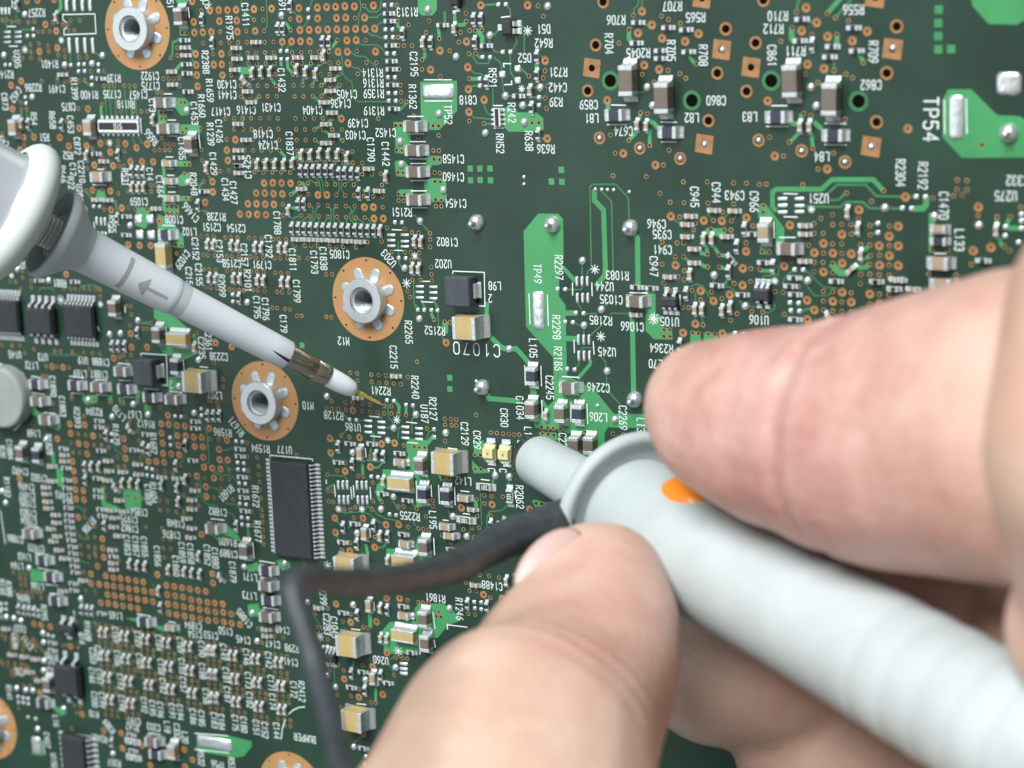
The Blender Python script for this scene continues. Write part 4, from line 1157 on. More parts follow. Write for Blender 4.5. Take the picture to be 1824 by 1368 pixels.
def family(name, items, build, mats, limit=100, label=None):
    """items: (size on screen, type key, location, angle). The largest are parts of their own, the rest one mesh."""
    items = sorted(items, key=lambda t: -t[0])
    geos = {}; meshes = {}
    for i, (s, key, loc, rz) in enumerate(items):
        if key not in geos: geos[key] = build(key)
        if i < limit:
            if key not in meshes: meshes[key] = geos[key].mesh(name, mats)
            link(name, meshes[key], board, loc, rz, label=label)
    rest = items[limit:]
    if rest:
        g = Geo()
        for s, key, loc, rz in rest:
            c, s_ = math.cos(rz), math.sin(rz)
            g.add_geo(geos[key], (np.array([[c,-s_,0],[s_,c,0],[0,0,1]]), np.array(loc)))
        link(name, g.mesh(name + '_rest', mats), board, kind='stuff', label=label)
def inside(x, y):
    return -30 < x < 1854 and -30 < y < 1400
def hidden(x, y):
    # behind the hand and the held probe
    return (x > 1230 and y > 640 + 0) or (x > 700 and y > 1230) or (x > 1000 and y > 850)
def rank(x, y, a):
    return (a if inside(x, y) and not hidden(x, y) else a * 1e-4)
# vias
def via_geo(key):
    g = Geo()
    if key == 'V':
        disc(g, (0, 0), 0, 0.47, 0, 0.026, 18, 0); disc(g, (0, 0), 0, 0.13, 0, 0.030, 10, 1)
    else:
        disc(g, (0, 0), 0, 0.27, 0, 0.026, 14, 2); disc(g, (0, 0), 0, 0.14, 0, 0.030, 10, 1)
    return g
items = []; seen = {}
for k, x, y in VIAS:
    if not near(x, y): continue
    q = (round(x / 4), round(y / 4))
    if any((q[0] + i, q[1] + j) in seen for i in (-1, 0, 1) for j in (-1, 0, 1)): continue
    seen[q] = 1
    p = on_plane(x, y); a = px_mm(x, y)
    items.append((rank(x, y, (1 if k == 'V' else .3) * a[0] * a[1]), k, (p[0], p[1], 0.0004 * random.random()), random.random()))
family('via', items, via_geo, [M['ring'], M['hole'], M['ring2']])
# larger plated holes
for k, x, y in HOLES:
    p = on_plane(x, y); g = Geo()
    if k == 'Q':
        s = 0.97
        g.add([(-s,-s,.028),(s,-s,.028),(s,s,.028),(-s,s,.028)], [(0,1,2,3)], 0)
        disc(g, (0, 0), 0, 0.37, 0, 0.033, 24, 1)
        me = g.mesh('plated_hole', [M['ring'], M['hole']])
    elif k == 'G':
        disc(g, (0, 0), 0.66, 1.02, 0.026, 0.012, 32, 0); disc(g, (0, 0), 0, 0.67, 0, 0.027, 32, 1)
        me = g.mesh('plated_hole', [M['trace'], M['hole']])
    else:
        disc(g, (0, 0), 0.43, 0.68, 0.050, 0.034, 28, 0); disc(g, (0, 0), 0, 0.44, 0, 0.036, 24, 1)
        if k == 'F':
            lathe(g, [(0.30, 0.0), (0.27, 0.14), (0.16, 0.26), (0.037, 0.34)], 20, 2)
        me = g.mesh('plated_hole', [M['ring'], M['hole'], M['solder']])
    near_sq = any(abs(x - hx) < 6 and abs(y - hy) < 6 for kk, hx, hy in HOLES if kk == 'Q')
    if k == 'F' and near_sq:
        g = Geo(); lathe(g, [(0.34, 0.0), (0.30, 0.16), (0.18, 0.28), (0.037, 0.36)], 20, 0)
        link('solder_fill', g.mesh('solder_fill', [M['solder']]), board, p)
        continue
    link('plated_hole', me, board, p, -0.14)
# solder pads and solder balls
def pad_geo(key):
    g = Geo()
    if key[0] == 'o': w, h, t = 0.52, 0.50, 0.11
    else: w, h, t = key[1], key[2], (0.10 if key[0] == 's' else 0.16)
    b = min(w, h) * 0.30; hw, hh = w / 2, h / 2
    pts = lambda e, z: [(sx * (hw - e - (b * .5 if i else 0)), sy * (hh - e - (0 if i else b * .5)), z) for sx, sy, o in ((1,1,0),(-1,1,1),(-1,-1,0),(1,-1,1)) for i in ((0,1) if not o else (1,0))]
    levels = [(0, 0.0), (0.01, t * .45), (b * .45, t * .85), (b * .95, t)]
    V = []
    for e, z in levels: V += pts(e, z)
    F = []
    for j in range(3):
        for i in range(8): F.append((j*8+i, j*8+(i+1)%8, (j+1)*8+(i+1)%8, (j+1)*8+i))
    F.append(tuple(24 + i for i in range(8)))
    g.add(V, F, 0, True)
    return g
items = []
for k, x, y, w, h in PADS:
    p = on_plane(x, y); a = px_mm(x, y)
    if k == 'o': key = ('o',); ar = .25 * a[0] * a[1]
    else: key = (k, round(w / a[0], 2), round(h / a[1], 2)); ar = w * h
    items.append((rank(x, y, ar), key, p, 0.0))
for k, o, x, y in COMP:
    if k != 'q': continue
    for s in (-1, 1):
        a = px_mm(x, y); p = on_plane(x, y)
        q = (p[0] + (s * 0.47 if o == 'h' else 0), p[1] + (s * 0.47 if o == 'v' else 0), 0)
        items.append((rank(x, y, .25 * a[0] * a[1]), ('o',), q, 0.0))
family('solder_pad', items, pad_geo, [M['solder']])
def ball_geo(key):
    g = Geo()
    r = {'b': 0.46, 'z': 0.22, 'B': 0.95}[key]; h = {'b': 0.34, 'z': 0.16, 'B': 0.9}[key]
    lathe(g, [(h * math.cos(t) + 0.0, r * math.sin(t)) for t in np.linspace(0.001, math.pi / 2, 8)], 20, 0)
    if key == 'B':
        lathe(g, [(1.75, 0.001), (1.72, 0.2), (1.6, 0.30), (0.6, 0.34)], 20, 0)
    return g
items = []
for k, x, y in BALLS:
    p = on_plane(x, y, 0.2 if k != 'B' else 0.4); p[2] = 0; a = px_mm(x, y)
    items.append((rank(x, y, {'b': .8, 'z': .2, 'B': 3}[k] * a[0] * a[1]), k, p, 0.0))
family('solder_joint', items, ball_geo, [M['solder']])
# ------------------------------------------------------------------ chip components
SIZE = {'a': (0.98, 0.50, 0.48, 'beige'), 'e': (0.98, 0.50, 0.34, 'black'), 'm': (1.55, 0.80, 0.75, 'beige'), 'l': (1.6, 0.8, 0.8, 'dark'),
        'M': (2.0, 1.25, 1.20, 'brown'), 'N': (2.0, 1.25, 1.15, 'beige'), 'L': (2.0, 1.25, 0.90, 'dark'), 'O': (3.2, 1.6, 1.6, 'brown'),
        'Z': (3.2, 1.6, 1.5, 'tan'), 'Q': (3.0, 2.6, 2.2, 'tan'), 'Y': (1.5, 3.1, 1.2, 'tan'), 'X': (1.6, 0.85, 0.42, 'black')}
def component_geos(k):
    L, W, H, c = SIZE[k]
    body = Geo(); ends = []
    t = L * (0.27 if k in 'ae' else 0.235 if k in 'mMNLl' else 0.17)
    if k == 'Y': t = 0.2
    z0 = 0.06
    if k in 'eX':
        box(body, (0, 0, z0 + H / 2), (L - 0.06, W, H - 0.08), 0.02, 1)
        box(body, (0, 0, z0 + H - 0.03), (L - 2 * t + .02, W * (.94 if k == 'X' else .98), 0.06), 0.01, 0)
    else:
        box(body, (0, 0, z0 + H / 2), (L - 0.08, W - 0.03, H - 0.03), 0.05, 0)
    for s in (-1, 1):
        g = Geo()
        x = s * (L / 2 - t / 2)
        box(g, (x, 0, z0 + H / 2 + 0.01), (t, W + 0.02, H + 0.03), 0.07 if k not in 'ae' else 0.04)
        e = 0.30 if k in 'aeml' else 0.50 if k in 'MNLYX' else 0.65
        x0, x1, x2 = s * (L / 2 - 0.02), s * (L / 2 + e * .3), s * (L / 2 + e)
        w = W / 2 - 0.02; top = z0 + H * (0.62 if k not in 'eX' else 0.75)
        V = []
        for xx, zz, ww in ((x0, top, w), (x1, top * .42, w), (x2, 0.10, w), (x2 + s * .04, 0.0, w)):
            V += [(xx, -ww, zz), (xx, ww, zz)]
        V += [(x0, -w, 0), (x0, w, 0)]
        o = 1 if s > 0 else -1
        F = [(0, 2, 3, 1), (2, 4, 5, 3), (4, 6, 7, 5), (0, 8, 6, 4, 2), (1, 3, 5, 7, 9)]
        g.add(V, F, 0)
        ends.append(g)
    return body, ends
ANG = {'h': 0.0, 'v': math.pi / 2, 'd': -math.radians(50), 'x': math.radians(42)}
def place(k, o, x, y):
    H = SIZE[k][2]
    p = on_plane(x, y, H * (0.5 if k in 'ae' else 1.0) + 0.06); p[2] = 0
    return p, ANG[o] + random.uniform(-.02, .02) + (math.pi / 2 if k == 'Y' else 0)
fam = {'ceramic_capacitor': 'amMNOZQY', 'ferrite_bead': 'Ll', 'resistor': 'eX'}
for name, ks in fam.items():
    its = []
    for k, o, x, y in COMP:
        if k in ks and k != 'q' and near(x, y):
            p, rz = place(k, o, x, y); a = px_mm(x, y)
            its.append((rank(x, y, SIZE[k][0] * SIZE[k][1] * a[0] * a[1]), k, p, rz))
    its.sort(key=lambda t: -t[0])
    big, small = its[:100], its[100:]
    cache = {}; whole = {}
    def mats_of(k):
        return [M[SIZE[k][3]], M['white']]
    for s, k, p, rz in big:
        if k not in cache:
            b, e = component_geos(k)
            cache[k] = (b.mesh(name, mats_of(k)), [q.mesh('terminal', [M['term']]) for q in e])
            w = Geo(); w.add_geo(b)
            for q in e:
                w.add_geo(q); w.m[-len(q.m):] = [2] * len(q.m)
            whole[k] = w.mesh(name, mats_of(k) + [M['term']])
        if k in 'ae':
            link(name, whole[k], board, p, rz)
        else:
            lab = None
            if k == 'Q': lab = 'large tan block capacitor with silver end caps'
            if k == 'O': lab = 'tall brown capacitor with silver end caps'
            o = link(name, cache[k][0], board, p, rz, label=lab)
            for me in cache[k][1]: link('terminal', me, o)
            if k == 'X':
                tg = Geo(); lab_s = '331' if pixel_of(p)[0] > 845 else '180' if pixel_of(p)[0] > 700 else '680'
                text(tg, lab_s, (0, 0), (1, 0) if abs(math.sin(rz)) > .5 else (-1, 0), h=0.5, sw=0.07, z=0.06 + 0.42 + 0.006, adv=0.30, wid=0.20)
                link('value_print', tg.mesh('value_print', [M['silk']]), o)
    if small:
        g = Geo(); order = ['tan', 'black', 'dark', 'brown', 'beige']
        for s, k, p, rz in small:
            b, e = component_geos(k) if (k, 1) not in cache else cache[(k, 1)]
            cache[(k, 1)] = (b, e)
            c, s_ = math.cos(rz), math.sin(rz); T = (np.array([[c,-s_,0],[s_,c,0],[0,0,1]]), np.array(p))
            i0 = len(g.m); g.add_geo(b, T)
            g.m[i0:] = [6 if q == 1 else order.index(SIZE[k][3]) for q in g.m[i0:]]
            for q in e:
                i0 = len(g.m); g.add_geo(q, T); g.m[i0:] = [5] * (len(g.m) - i0)
        link(name, g.mesh(name + '_rest', [M[q] for q in order] + [M['term'], M['white']]), board, kind='stuff')
# ------------------------------------------------------------------ integrated circuits
def gull(g, side, y, w, body_half, H, reach=0.95, foot=0.55):
    """one gull-wing lead: side = (ux, uy) outwards, y = offset along the edge"""
    ux, uy = side; vx, vy = -uy, ux
    prof = [(body_half - 0.05, H * .55), (body_half + reach * .22, H * .55), (body_half + reach * .45, 0.16), (body_half + reach * .55, 0.06), (body_half + reach, 0.06)]
    t = 0.14; V = []
    for d, z in prof:
        for s in (-1, 1):
            V.append((ux * d + vx * (y + s * w / 2), uy * d + vy * (y + s * w / 2), z))
            V.append((ux * d + vx * (y + s * w / 2), uy * d + vy * (y + s * w / 2), z + t))
    F = []
    for i in range(len(prof) - 1):
        a, b = i * 4, i * 4 + 4
        F += [(a+1, b+1, b+3, a+3), (a, a+2, b+2, b), (a, b, b+1, a+1), (a+2, a+3, b+3, b+2)]
    e = (len(prof) - 1) * 4
    F.append((e, e + 2, e + 3, e + 1))
    g.add(V, F, 0)
    c = (ux * (body_half + reach * .8) + vx * y, uy * (body_half + reach * .8) + vy * y)
    sx = reach * .6 if abs(ux) > .5 else w * 1.25; sy = reach * .6 if abs(uy) > .5 else w * 1.25
    box(g, (c[0], c[1], 0.04), (sx + .1, sy, 0.09), 0.02)
def chip(x, y, wpx, hpx, H, sides, name='chip', m='chip', label=None, reach=0.95, lw=None, dot=True):
    """x, y: centre of the top face in the photograph; sides: {'e': n, 'w': n, 'n': n, 's': n} leads"""
    p = on_plane(x, y, H + 0.1); a = on_plane(x - wpx / 2, y, H), on_plane(x + wpx / 2, y, H)
    b = on_plane(x, y - hpx / 2, H), on_plane(x, y + hpx / 2, H)
    W = abs(a[1][0] - a[0][0]); D = abs(b[1][1] - b[0][1])
    g = Geo(); z0 = 0.1; hw, hd = W / 2, D / 2; e = min(0.09 * H + 0.05, 0.16)
    V = []
    for z, k in ((z0, -e), (z0 + H * .45, 0), (z0 + H * .55, 0), (z0 + H * .93, -e), (z0 + H, -e * 1.8)):
        V += [(sx * (hw + k), sy * (hd + k), z) for sx, sy in ((-1,-1),(1,-1),(1,1),(-1,1))]
    F = [(3,2,1,0)] + [(j*4+i, j*4+(i+1)%4, j*4+4+(i+1)%4, j*4+4+i) for j in range(4) for i in range(4)] + [(16,17,18,19)]
    g.add(V, F, 0)
    if dot:
        disc(g, (hw * .72 , hd * .82), 0, min(0.28, W * .1), 0, z0 + H + 0.004, 16, 1)
    o = link(name, g.mesh(name, [M[m], M['black']]), board, (p[0], p[1], 0), 0, label=label)
    for s, n in sides.items():
        ux, uy = {'e': (1, 0), 'w': (-1, 0), 'n': (0, 1), 's': (0, -1)}[s]
        edge = D if abs(ux) else W; half = hw if abs(ux) else hd
        pitch = edge / max(n, 1) * (0.99 if n > 3 else 0.95); w = lw or pitch * 0.46
        base = Geo(); gull(base, (ux, uy), 0, w, half, H, reach)
        me = base.mesh('lead', [M['term']])
        for i in range(n):
            off = (i - (n - 1) / 2) * pitch
            link('lead', me, o, (-uy * off, ux * off, 0))
    return o
chip(517, 909.4, 68, 171, 1.05, {'e': 24, 'w': 24}, label='long black chip with a row of fine leads on both long sides', reach=1.0, dot=False)
chip(65.8, 573.5, 48, 47, 1.45, {'n': 4, 's': 4}, reach=1.3, lw=0.42)
chip(137.7, 573.5, 52, 57, 1.05, {'n': 8, 's': 8}, reach=1.1)
chip(3, 563.6, 54, 57, 1.05, {'n': 9, 's': 9}, reach=1.1)
chip(900.9, 49.3, 19, 28, 0.85, {'e': 2, 'w': 1}, reach=0.7, lw=0.55, dot=False)
chip(808, 0, 15, 22, 0.85, {'n': 1, 's': 1}, reach=0.6, lw=0.4, dot=False)
chip(1354, 526, 31, 23.5, 0.9, {'n': 3, 's': 2}, reach=0.8, lw=0.38, dot=False)
chip(1189.5, 539, 32, 20, 0.9, {'n': 2, 's': 3}, reach=0.8, lw=0.38, dot=False)
chip(116, 1214, 42, 52, 1.5, {'n': 2, 's': 2}, reach=1.4, lw=0.5)
chip(114, 1122, 31, 15, 0.9, {'n': 2, 's': 1}, reach=0.9, lw=0.6, dot=False)
chip(129, 1352, 42, 78, 1.4, {'e': 8, 'w': 8}, reach=1.1, dot=False)
chip(584, 1174, 20, 15, 0.85, {'n': 3, 's': 3}, reach=0.7, lw=0.26, dot=False)
# resistor arrays
def array(x, y, n, L, W, H, rot, lab):
    p = on_plane(x, y, H); g = Geo()
    box(g, (0, 0, 0.06 + H / 2), (L, W, H), 0.03, 1)
    box(g, (0, 0, 0.06 + H), (L * .95, W * .62, 0.05), 0.01, 0)
    o = link('resistor_array', g.mesh('resistor_array', [M['black'], M['white']]), board, (p[0], p[1], 0), rot)
    t = Geo(); box(t, (0, W / 2 + .02, 0.06 + H / 2), (L / n * .5, 0.22, H + .05), 0.04); box(t, (0, W / 2 + .28, 0.05), (L / n * .5, 0.45, 0.12), 0.04)
    me = t.mesh('terminal', [M['term']])
    for i in range(n):
        for s in (0, 1):
            q = link('terminal', me, o, ((i - (n - 1) / 2) * L / n, 0, 0), math.pi * s)
    if lab:
        tg = Geo(); text(tg, lab, (0, 0), (-1, 0), h=0.62, sw=0.085, z=0.06 + H + 0.032, adv=0.45, wid=0.28)
        link('value_print', tg.mesh('value_print', [M['silk']]), o)
array(210.5, 224.8, 8, 6.3, 1.45, 0.5, 0.0, '510')
array(885.3, 209.2, 4, 2.0, 0.75, 0.4, math.pi / 2, None)
# moulded inductors
def inductor(x, y, W, D, H):
    p = on_plane(x, y, H); g = Geo()
    box(g, (0, 0, 0.1 + H * .42), (W - .2, D - .2, H * .84), 0.08, 1); box(g, (0, 0, H * .5 + H * .12 + .1), (W, D, H * .76), 0.14, 0)
    o = link('inductor', g.mesh('inductor', [M['coil'], M['coil']]), board, (p[0], p[1], 0), 0, label='dark grey moulded square inductor')
    for s in (-1, 1):
        t = Geo(); box(t, (s * (W / 2 + .08), 0, 0.55), (0.3, D * .5, 1.0), 0.06); box(t, (s * (W / 2 + .25), 0, 0.07), (0.5, D * .55, 0.14), 0.04)
        link('terminal', t.mesh('terminal', [M['term']]), o)
inductor(814, 520, 3.25, 3.35, 1.9)
inductor(253.3, 664, 3.1, 3.25, 1.9)
# light emitting diodes
def led(x, y):
    p = on_plane(x, y, 0.9); g = Geo()
    box(g, (0, 0, 0.35), (1.5, 1.9, 0.5), 0.06, 1)
    V = [(sx * w, sy * d, z) for z, w, d in ((0.6, .72, .62), (1.1, .64, .52)) for sx, sy in ((-1,-1),(1,-1),(1,1),(-1,1))]
    g.add(V, [(4,5,6,7)] + [(i, (i+1)%4, 4+(i+1)%4, 4+i) for i in range(4)], 0)
    o = link('light_diode', g.mesh('light_diode', [M['led'], M['led']]), board, (p[0], p[1], 0), 0, label='pale yellow surface mounted light diode')
    g = Geo(); box(g, (0, 0, 1.11), (0.26, 0.26, 0.04), 0.01); link('die', g.mesh('die', [M['leddie']]), o)
    for s in (-1, 1):
        t = Geo(); box(t, (0, s * 1.0, 0.3), (1.15, 0.34, 0.55), 0.06); box(t, (0, s * 1.32, 0.08), (1.15, 0.6, 0.16), 0.05)
        link('terminal', t.mesh('terminal', [M['solder']]), o)
led(869.5, 807.5); led(896.7, 810); led(924, 812)
# threaded nuts on their copper rings
def standoff(cx, cy):
    u = UNIT
    g = Geo()
    ro, ri, H = 2.66, 1.62, 1.44
    prof = [(0.06, ro + .02), (H * .5, ro), (H - 0.12, ro), (H, ro - 0.10), (H + .001, ri + 0.02), (H - 0.12, ri), (H - 0.30, ri * .94)]
    lathe(g, prof, 64, 0, False)
    for f in range(len(g.sm)): g.sm[f] = (f // 64) in (0, 1, 5)
    th = []; z = H - 0.30
    while z > -2.5:
        th += [(z, ri * .93), (z - 0.10, ri * .76), (z - 0.16, ri * .76), (z - 0.26, ri * .93)]; z -= 0.32
    o = link('threaded_nut', g.mesh('threaded_nut', [M['nut']]), board, (cx * u, cy * u, 0), 0, label='round threaded steel nut soldered to a copper ring')
    g = Geo(); lathe(g, th, 48, 0, False)
    link('thread', g.mesh('thread', [M['nut']]), o)
    g = Geo(); disc(g, (0, 0), 0, ri * .95, 0, -2.6, 32, 0); link('bore', g.mesh('bore', [M['hole']]), o)
    g = Geo(); disc(g, (0, 0), ro - .3, 4.92, 0.032, 0.032, 72, 0)
    for a in range(8):
        disc(g, (u * math.cos(a * math.pi / 4), u * math.sin(a * math.pi / 4)), 0, 0.13, 0, 0.037, 12, 1)
    link('copper_ring', g.mesh('copper_ring', [M['annulus'], M['hole']]), o)
    sp = Geo(); L = 1.45; w = 0.66
    for j, (e, z) in enumerate(((0, .04), (.04, .10), (.14, .15), (.32, .17))):
        V = [(2.55 - e * 0, -(w - e), z)]; R = []
        for t in np.linspace(-math.pi / 2, math.pi / 2, 9):
            R.append((2.45 + L - w + (w - e) * math.cos(t) + 0.0, (w - e) * math.sin(t), z))
        R = [(2.45, -(w - e), z)] + R + [(2.45, (w - e), z)]
        if j: sp.add(prev + R, [(i, i + 1, len(R) + i + 1, len(R) + i) for i in range(len(R) - 1)], 0, True)
        prev = R
    sp.add(prev, [tuple(range(len(prev)))], 0, True)
    me = sp.mesh('solder_spoke', [M['spoke']])
    for a in range(8): link('solder_spoke', me, o, (0, 0, 0), math.pi / 8 + a * math.pi / 4)
for c in NUTS: standoff(*c)
# grey rubber bumper at the left edge
bp = on_plane(-2, 709, 2.0); g = Geo()
lathe(g, [(0, 4.1), (1.5, 4.1), (1.9, 3.95), (2.0, 3.7), (2.0, 0.001)], 64, 0, False)
link('rubber_bumper', g.mesh('rubber_bumper', [M['rubber']]), board, (bp[0], bp[1], 0.02), 0, label='round grey rubber bumper')
# ------------------------------------------------------------------ probes
def frame_of(A, B):
    """axis frame from A to B; first side vector faces the camera"""
    d = (B - A) / np.linalg.norm(B - A)
    c = CAM - A; c = c - d * (c @ d); c /= np.linalg.norm(c)
    e = np.cross(d, c)
    return d, c, e, np.stack([c, e, d], 1)
def s_at(A, d, xpx):
    """distance along the axis at which it is seen at pixel column xpx"""
    lo, hi = -30.0, 160.0
    f = lambda s: pixel_of(A + d * s)[0]
    up = f(1.0) > f(0.0)
    for _ in range(50):
        m = (lo + hi) / 2
        if (f(m) < xpx) == up: lo = m
        else: hi = m
    return (lo + hi) / 2
def probe_part(name, parent, org, A, ax, prof, m, smooth=True, label=None, n=72):
    g = Geo(); lathe(g, prof, n, 0, smooth, A - org, ax)
    me = g.mesh(name, [M[m]])
    return link(name, me, parent, label=label)
# left probe
A = on_plane(683, 722, 0.05); B = in_space(90, 414, depth_of(A) - 21)
d, c, e, ax = frame_of(A, B)
probe = bpy.data.objects.new('measuring_probe', None); COL.objects.link(probe); probe.location = Vector(A * MM)
tag(probe, 'light grey browser probe with gold needle tip touching the board beside a threaded nut', 'probe')
def st(x, w):
    s = s_at(A, d, x); Z = depth_of(A + d * s)
    return (s, w / 2 * Z / FPX)
z_ = lambda L: [st(*q) for q in L]
def LP(name, L, m, smooth=True, label=None):
    return probe_part(name, probe, A, A, ax, z_(L), m, smooth, label)
LP('needle', [(683.2, .1), (682, 2), (674, 5.2), (652, 6.5), (650, 8.5), (640, 8.5), (638, 7.5), (628, 8)], 'gold')
LP('tip_insulator', [(632.5, 7), (632.3, 17), (630, 24), (624, 30), (612, 34.5), (600, 36.5), (580, 37)], 'tipwhite')
LP('metal_sleeve', [(582, 20), (581.8, 40), (580, 41), (560, 41), (559.4, 40), (558.4, 40), (557.8, 41), (512, 42.5)], 'brass')
LP('nozzle', [(512, 43), (511.6, 51), (509, 53.5), (480, 54.5), (420, 57), (327, 62)], 'plastic2')
LP('groove_band', [(327, 62), (323, 63.6), (315, 64.6), (310, 66)], 'flange')
LP('probe_body', [(310, 66), (308, 68.5), (300, 70), (230, 75), (152, 81)], 'plastic2')
LP('collar', [(152, 81), (143, 88), (132, 104), (113, 146), (106, 160), (103, 166), (92, 170), (89, 167), (88.5, 160), (89.5, 152), (96, 138), (98, 112), (104, 104), (105, 84), (98, 82), (97.5, 62)], 'flange')
sp = [(112, 52)]
for i in range(12):
    x = 106 - i * 6; sp += [(x, 50), (x - 1.5, 60), (x - 3, 62), (x - 4.5, 60)]
LP('spring', sp, 'spring')
LP('white_ring', [(62, 150), (58, 165), (55, 185), (52, 215), (48, 238), (41, 258), (33, 268), (24, 272), (14, 268), (6, 255), (0, 236), (-3, 214)], 'knob')
LP('end_cylinder', [(0, 214), (-4, 205), (-10, 203), (-60, 206), (-330, 222), (-331, 0.1)], 'chrome')
def surf(s, th, prof, off=0.012):
    r = np.interp(s, [p[0] for p in prof], [p[1] for p in prof]) + off
    return (c * math.cos(th) + e * math.sin(th)) * r + d * s
nz = z_([(310, 66), (308, 68.5), (300, 70), (230, 75), (152, 81)])
nn = z_([(509, 53.5), (480, 54.5), (420, 57), (327, 62)])
sg = 1 if pixel_of(A + e * 3)[1] > pixel_of(A)[1] else -1
g = Geo()
sx = lambda x: s_at(A, d, x)
def strip(g, L, prof, n=8):
    """patch lying on the barrel; L: (pixel column of the axis point, angle from, angle to)"""
    V = []
    for x, t0, t1 in L: V += [surf(sx(x), t * sg, prof, .03) for t in np.linspace(t0, t1, n)]
    g.add(V, [(j*n+i, j*n+i+1, (j+1)*n+i+1, (j+1)*n+i) for j in range(len(L) - 1) for i in range(n - 1)], 0)
strip(g, [(220.5, -.80, 1.0), (217, -.80, 1.0), (213.5, -.80, 1.0)], nz, 20)
strip(g, [(292, .16, .32), (284, .16, .32), (274, .16, .32), (264, .16, .32), (256, .16, .32)], nz, 4)
strip(g, [(256, -.26, .74), (252, -.14, .62), (246, .04, .44), (240, .23, .25)], nz, 12)
link('printed_arrow', g.mesh('printed_arrow', [M['mark']]), probe)
g = Geo()
strip(g, [(478, .12, .14), (490, .14, .26), (500, .15, .34), (510, .16, .40)], nn, 5)
link('nozzle_slot', g.mesh('nozzle_slot', [M['black']]), probe)
# right probe, held in the hand
A = in_space(956, 819, 216); B = in_space(1640, 1212, 160)
d, c, e, ax = frame_of(A, B)
held = bpy.data.objects.new('oscilloscope_probe', None); COL.objects.link(held); held.location = Vector(A * MM)
tag(held, 'pale grey test probe with orange button and black lead held in the fingers', 'probe')
def RP(name, L, m, smooth=True, label=None): return probe_part(name, held, A, A, ax, L, m, smooth, label, 96)
RP('clear_tip_sleeve', [(-1.1, 2.2), (-1.15, 2.6), (0.0, 2.72), (0.5, 2.7), (0.5, 2.3), (-1.1, 2.2)], 'clear')
RP('metal_tip', [(-2.0, .05), (-1.9, .35), (0.2, .6), (0.3, 1.2), (1, 1.2)], 'gold')
RP('nozzle', [(0.0, 1.5), (-0.15, 2.45), (0.0, 2.65), (0.35, 2.78), (6, 2.9), (18, 3.15), (20.5, 3.3), (20.6, 5)], 'plastic')
RP('finger_guard', [(20.6, 3.2), (20.45, 5.6), (20.1, 7.2), (19.8, 7.9), (19.9, 8.45), (20.5, 8.8), (21.4, 8.75), (21.75, 8.4), (21.6, 7.7), (21.0, 7.35), (20.9, 6.0)], 'plastic')
pf = [(20.9, 6.0), (21.6, 6.05), (24, 6.15), (29, 6.15), (36, 5.95), (46, 5.75), (60, 5.7)]
s = 62
while s < 116:
    pf += [(s, 5.72), (s + .6, 5.66), (s + 1.2, 5.55), (s + 1.8, 5.66), (s + 2.4, 5.72)]; s += 4.0
pf += [(118, 5.7), (120, 4.5), (120.1, .1)]
RP('grip', pf, 'plastic')
g = Geo()
th0 = None
# seat of the button: the spot of the grip surface nearest to where the photo shows it
best = None
for s_ in np.linspace(22, 40, 60):
    for t_ in np.linspace(-1.6, 1.6, 80):
        q = A + d * s_ + (c * math.cos(t_) + e * math.sin(t_)) * 6.6
        u_ = pixel_of(q); w_ = (u_[0] - 1222) ** 2 + (u_[1] - 863) ** 2
        if best is None or w_ < best[0]: best = (w_, s_, t_)
s0 = best[1]; rad = c * math.cos(best[2]) + e * math.sin(best[2])
tan_ = np.cross(d, rad)
V = []; F = []; nu, nv = 16, 24
for i in range(nu):
    a = math.pi / 2 * i / (nu - 1)
    for j in range(nv):
        b = 2 * math.pi * j / nv
        V.append(rad * (5.3 + 1.7 * math.cos(a)) + d * (s0 + 3.5 * math.sin(a) * math.cos(b)) + tan_ * (2.2 * math.sin(a) * math.sin(b)))
for i in range(nu - 1):
    for j in range(nv): F.append((i*nv+j, i*nv+(j+1)%nv, (i+1)*nv+(j+1)%nv, (i+1)*nv+j))
g.add(V, F, 0, True)
link('orange_button', g.mesh('orange_button', [M['orange']]), held)
def tube(g, P, n=20, steps=6):
    """P: (point, radius); smooth tube through the points"""
    pts = [np.array(p) for p, r in P]; rr = [r for p, r in P]
    Q = []; 
    for i in range(len(pts) - 1):
        a, b = pts[max(i - 1, 0)], pts[i]; c2, d2 = pts[i + 1], pts[min(i + 2, len(pts) - 1)]
        for t in np.linspace(0, 1, steps, endpoint=False):
            q = 0.5 * ((2 * b) + (c2 - a) * t + (2 * a - 5 * b + 4 * c2 - d2) * t * t + (3 * b - a - 3 * c2 + d2) * t ** 3)
            Q.append((q, rr[i] * (1 - t) + rr[i + 1] * t))
    Q.append((pts[-1], rr[-1]))
    Q = [(q, r * (1 + 0.05 * math.sin(i * 1.9) * math.sin(i * .37))) for i, (q, r) in enumerate(Q)]
    V = []; up = np.array([0, 0, 1.0])
    for i, (q, r) in enumerate(Q):
        tdir = Q[min(i + 1, len(Q) - 1)][0] - Q[max(i - 1, 0)][0]; tdir /= np.linalg.norm(tdir)
        u = up - tdir * (up @ tdir); u /= np.linalg.norm(u); up = u; w = np.cross(tdir, u)
        V += [q + (u * math.cos(a) + w * math.sin(a)) * r for a in np.linspace(0, 2 * math.pi, n, endpoint=False)]
    F = [(i*n+k, i*n+(k+1)%n, (i+1)*n+(k+1)%n, (i+1)*n+k) for i in range(len(Q) - 1) for k in range(n)]
    F += [tuple(range(n - 1, -1, -1)), tuple((len(Q) - 1) * n + k for k in range(n))]
    g.add(V, F, 0, True)
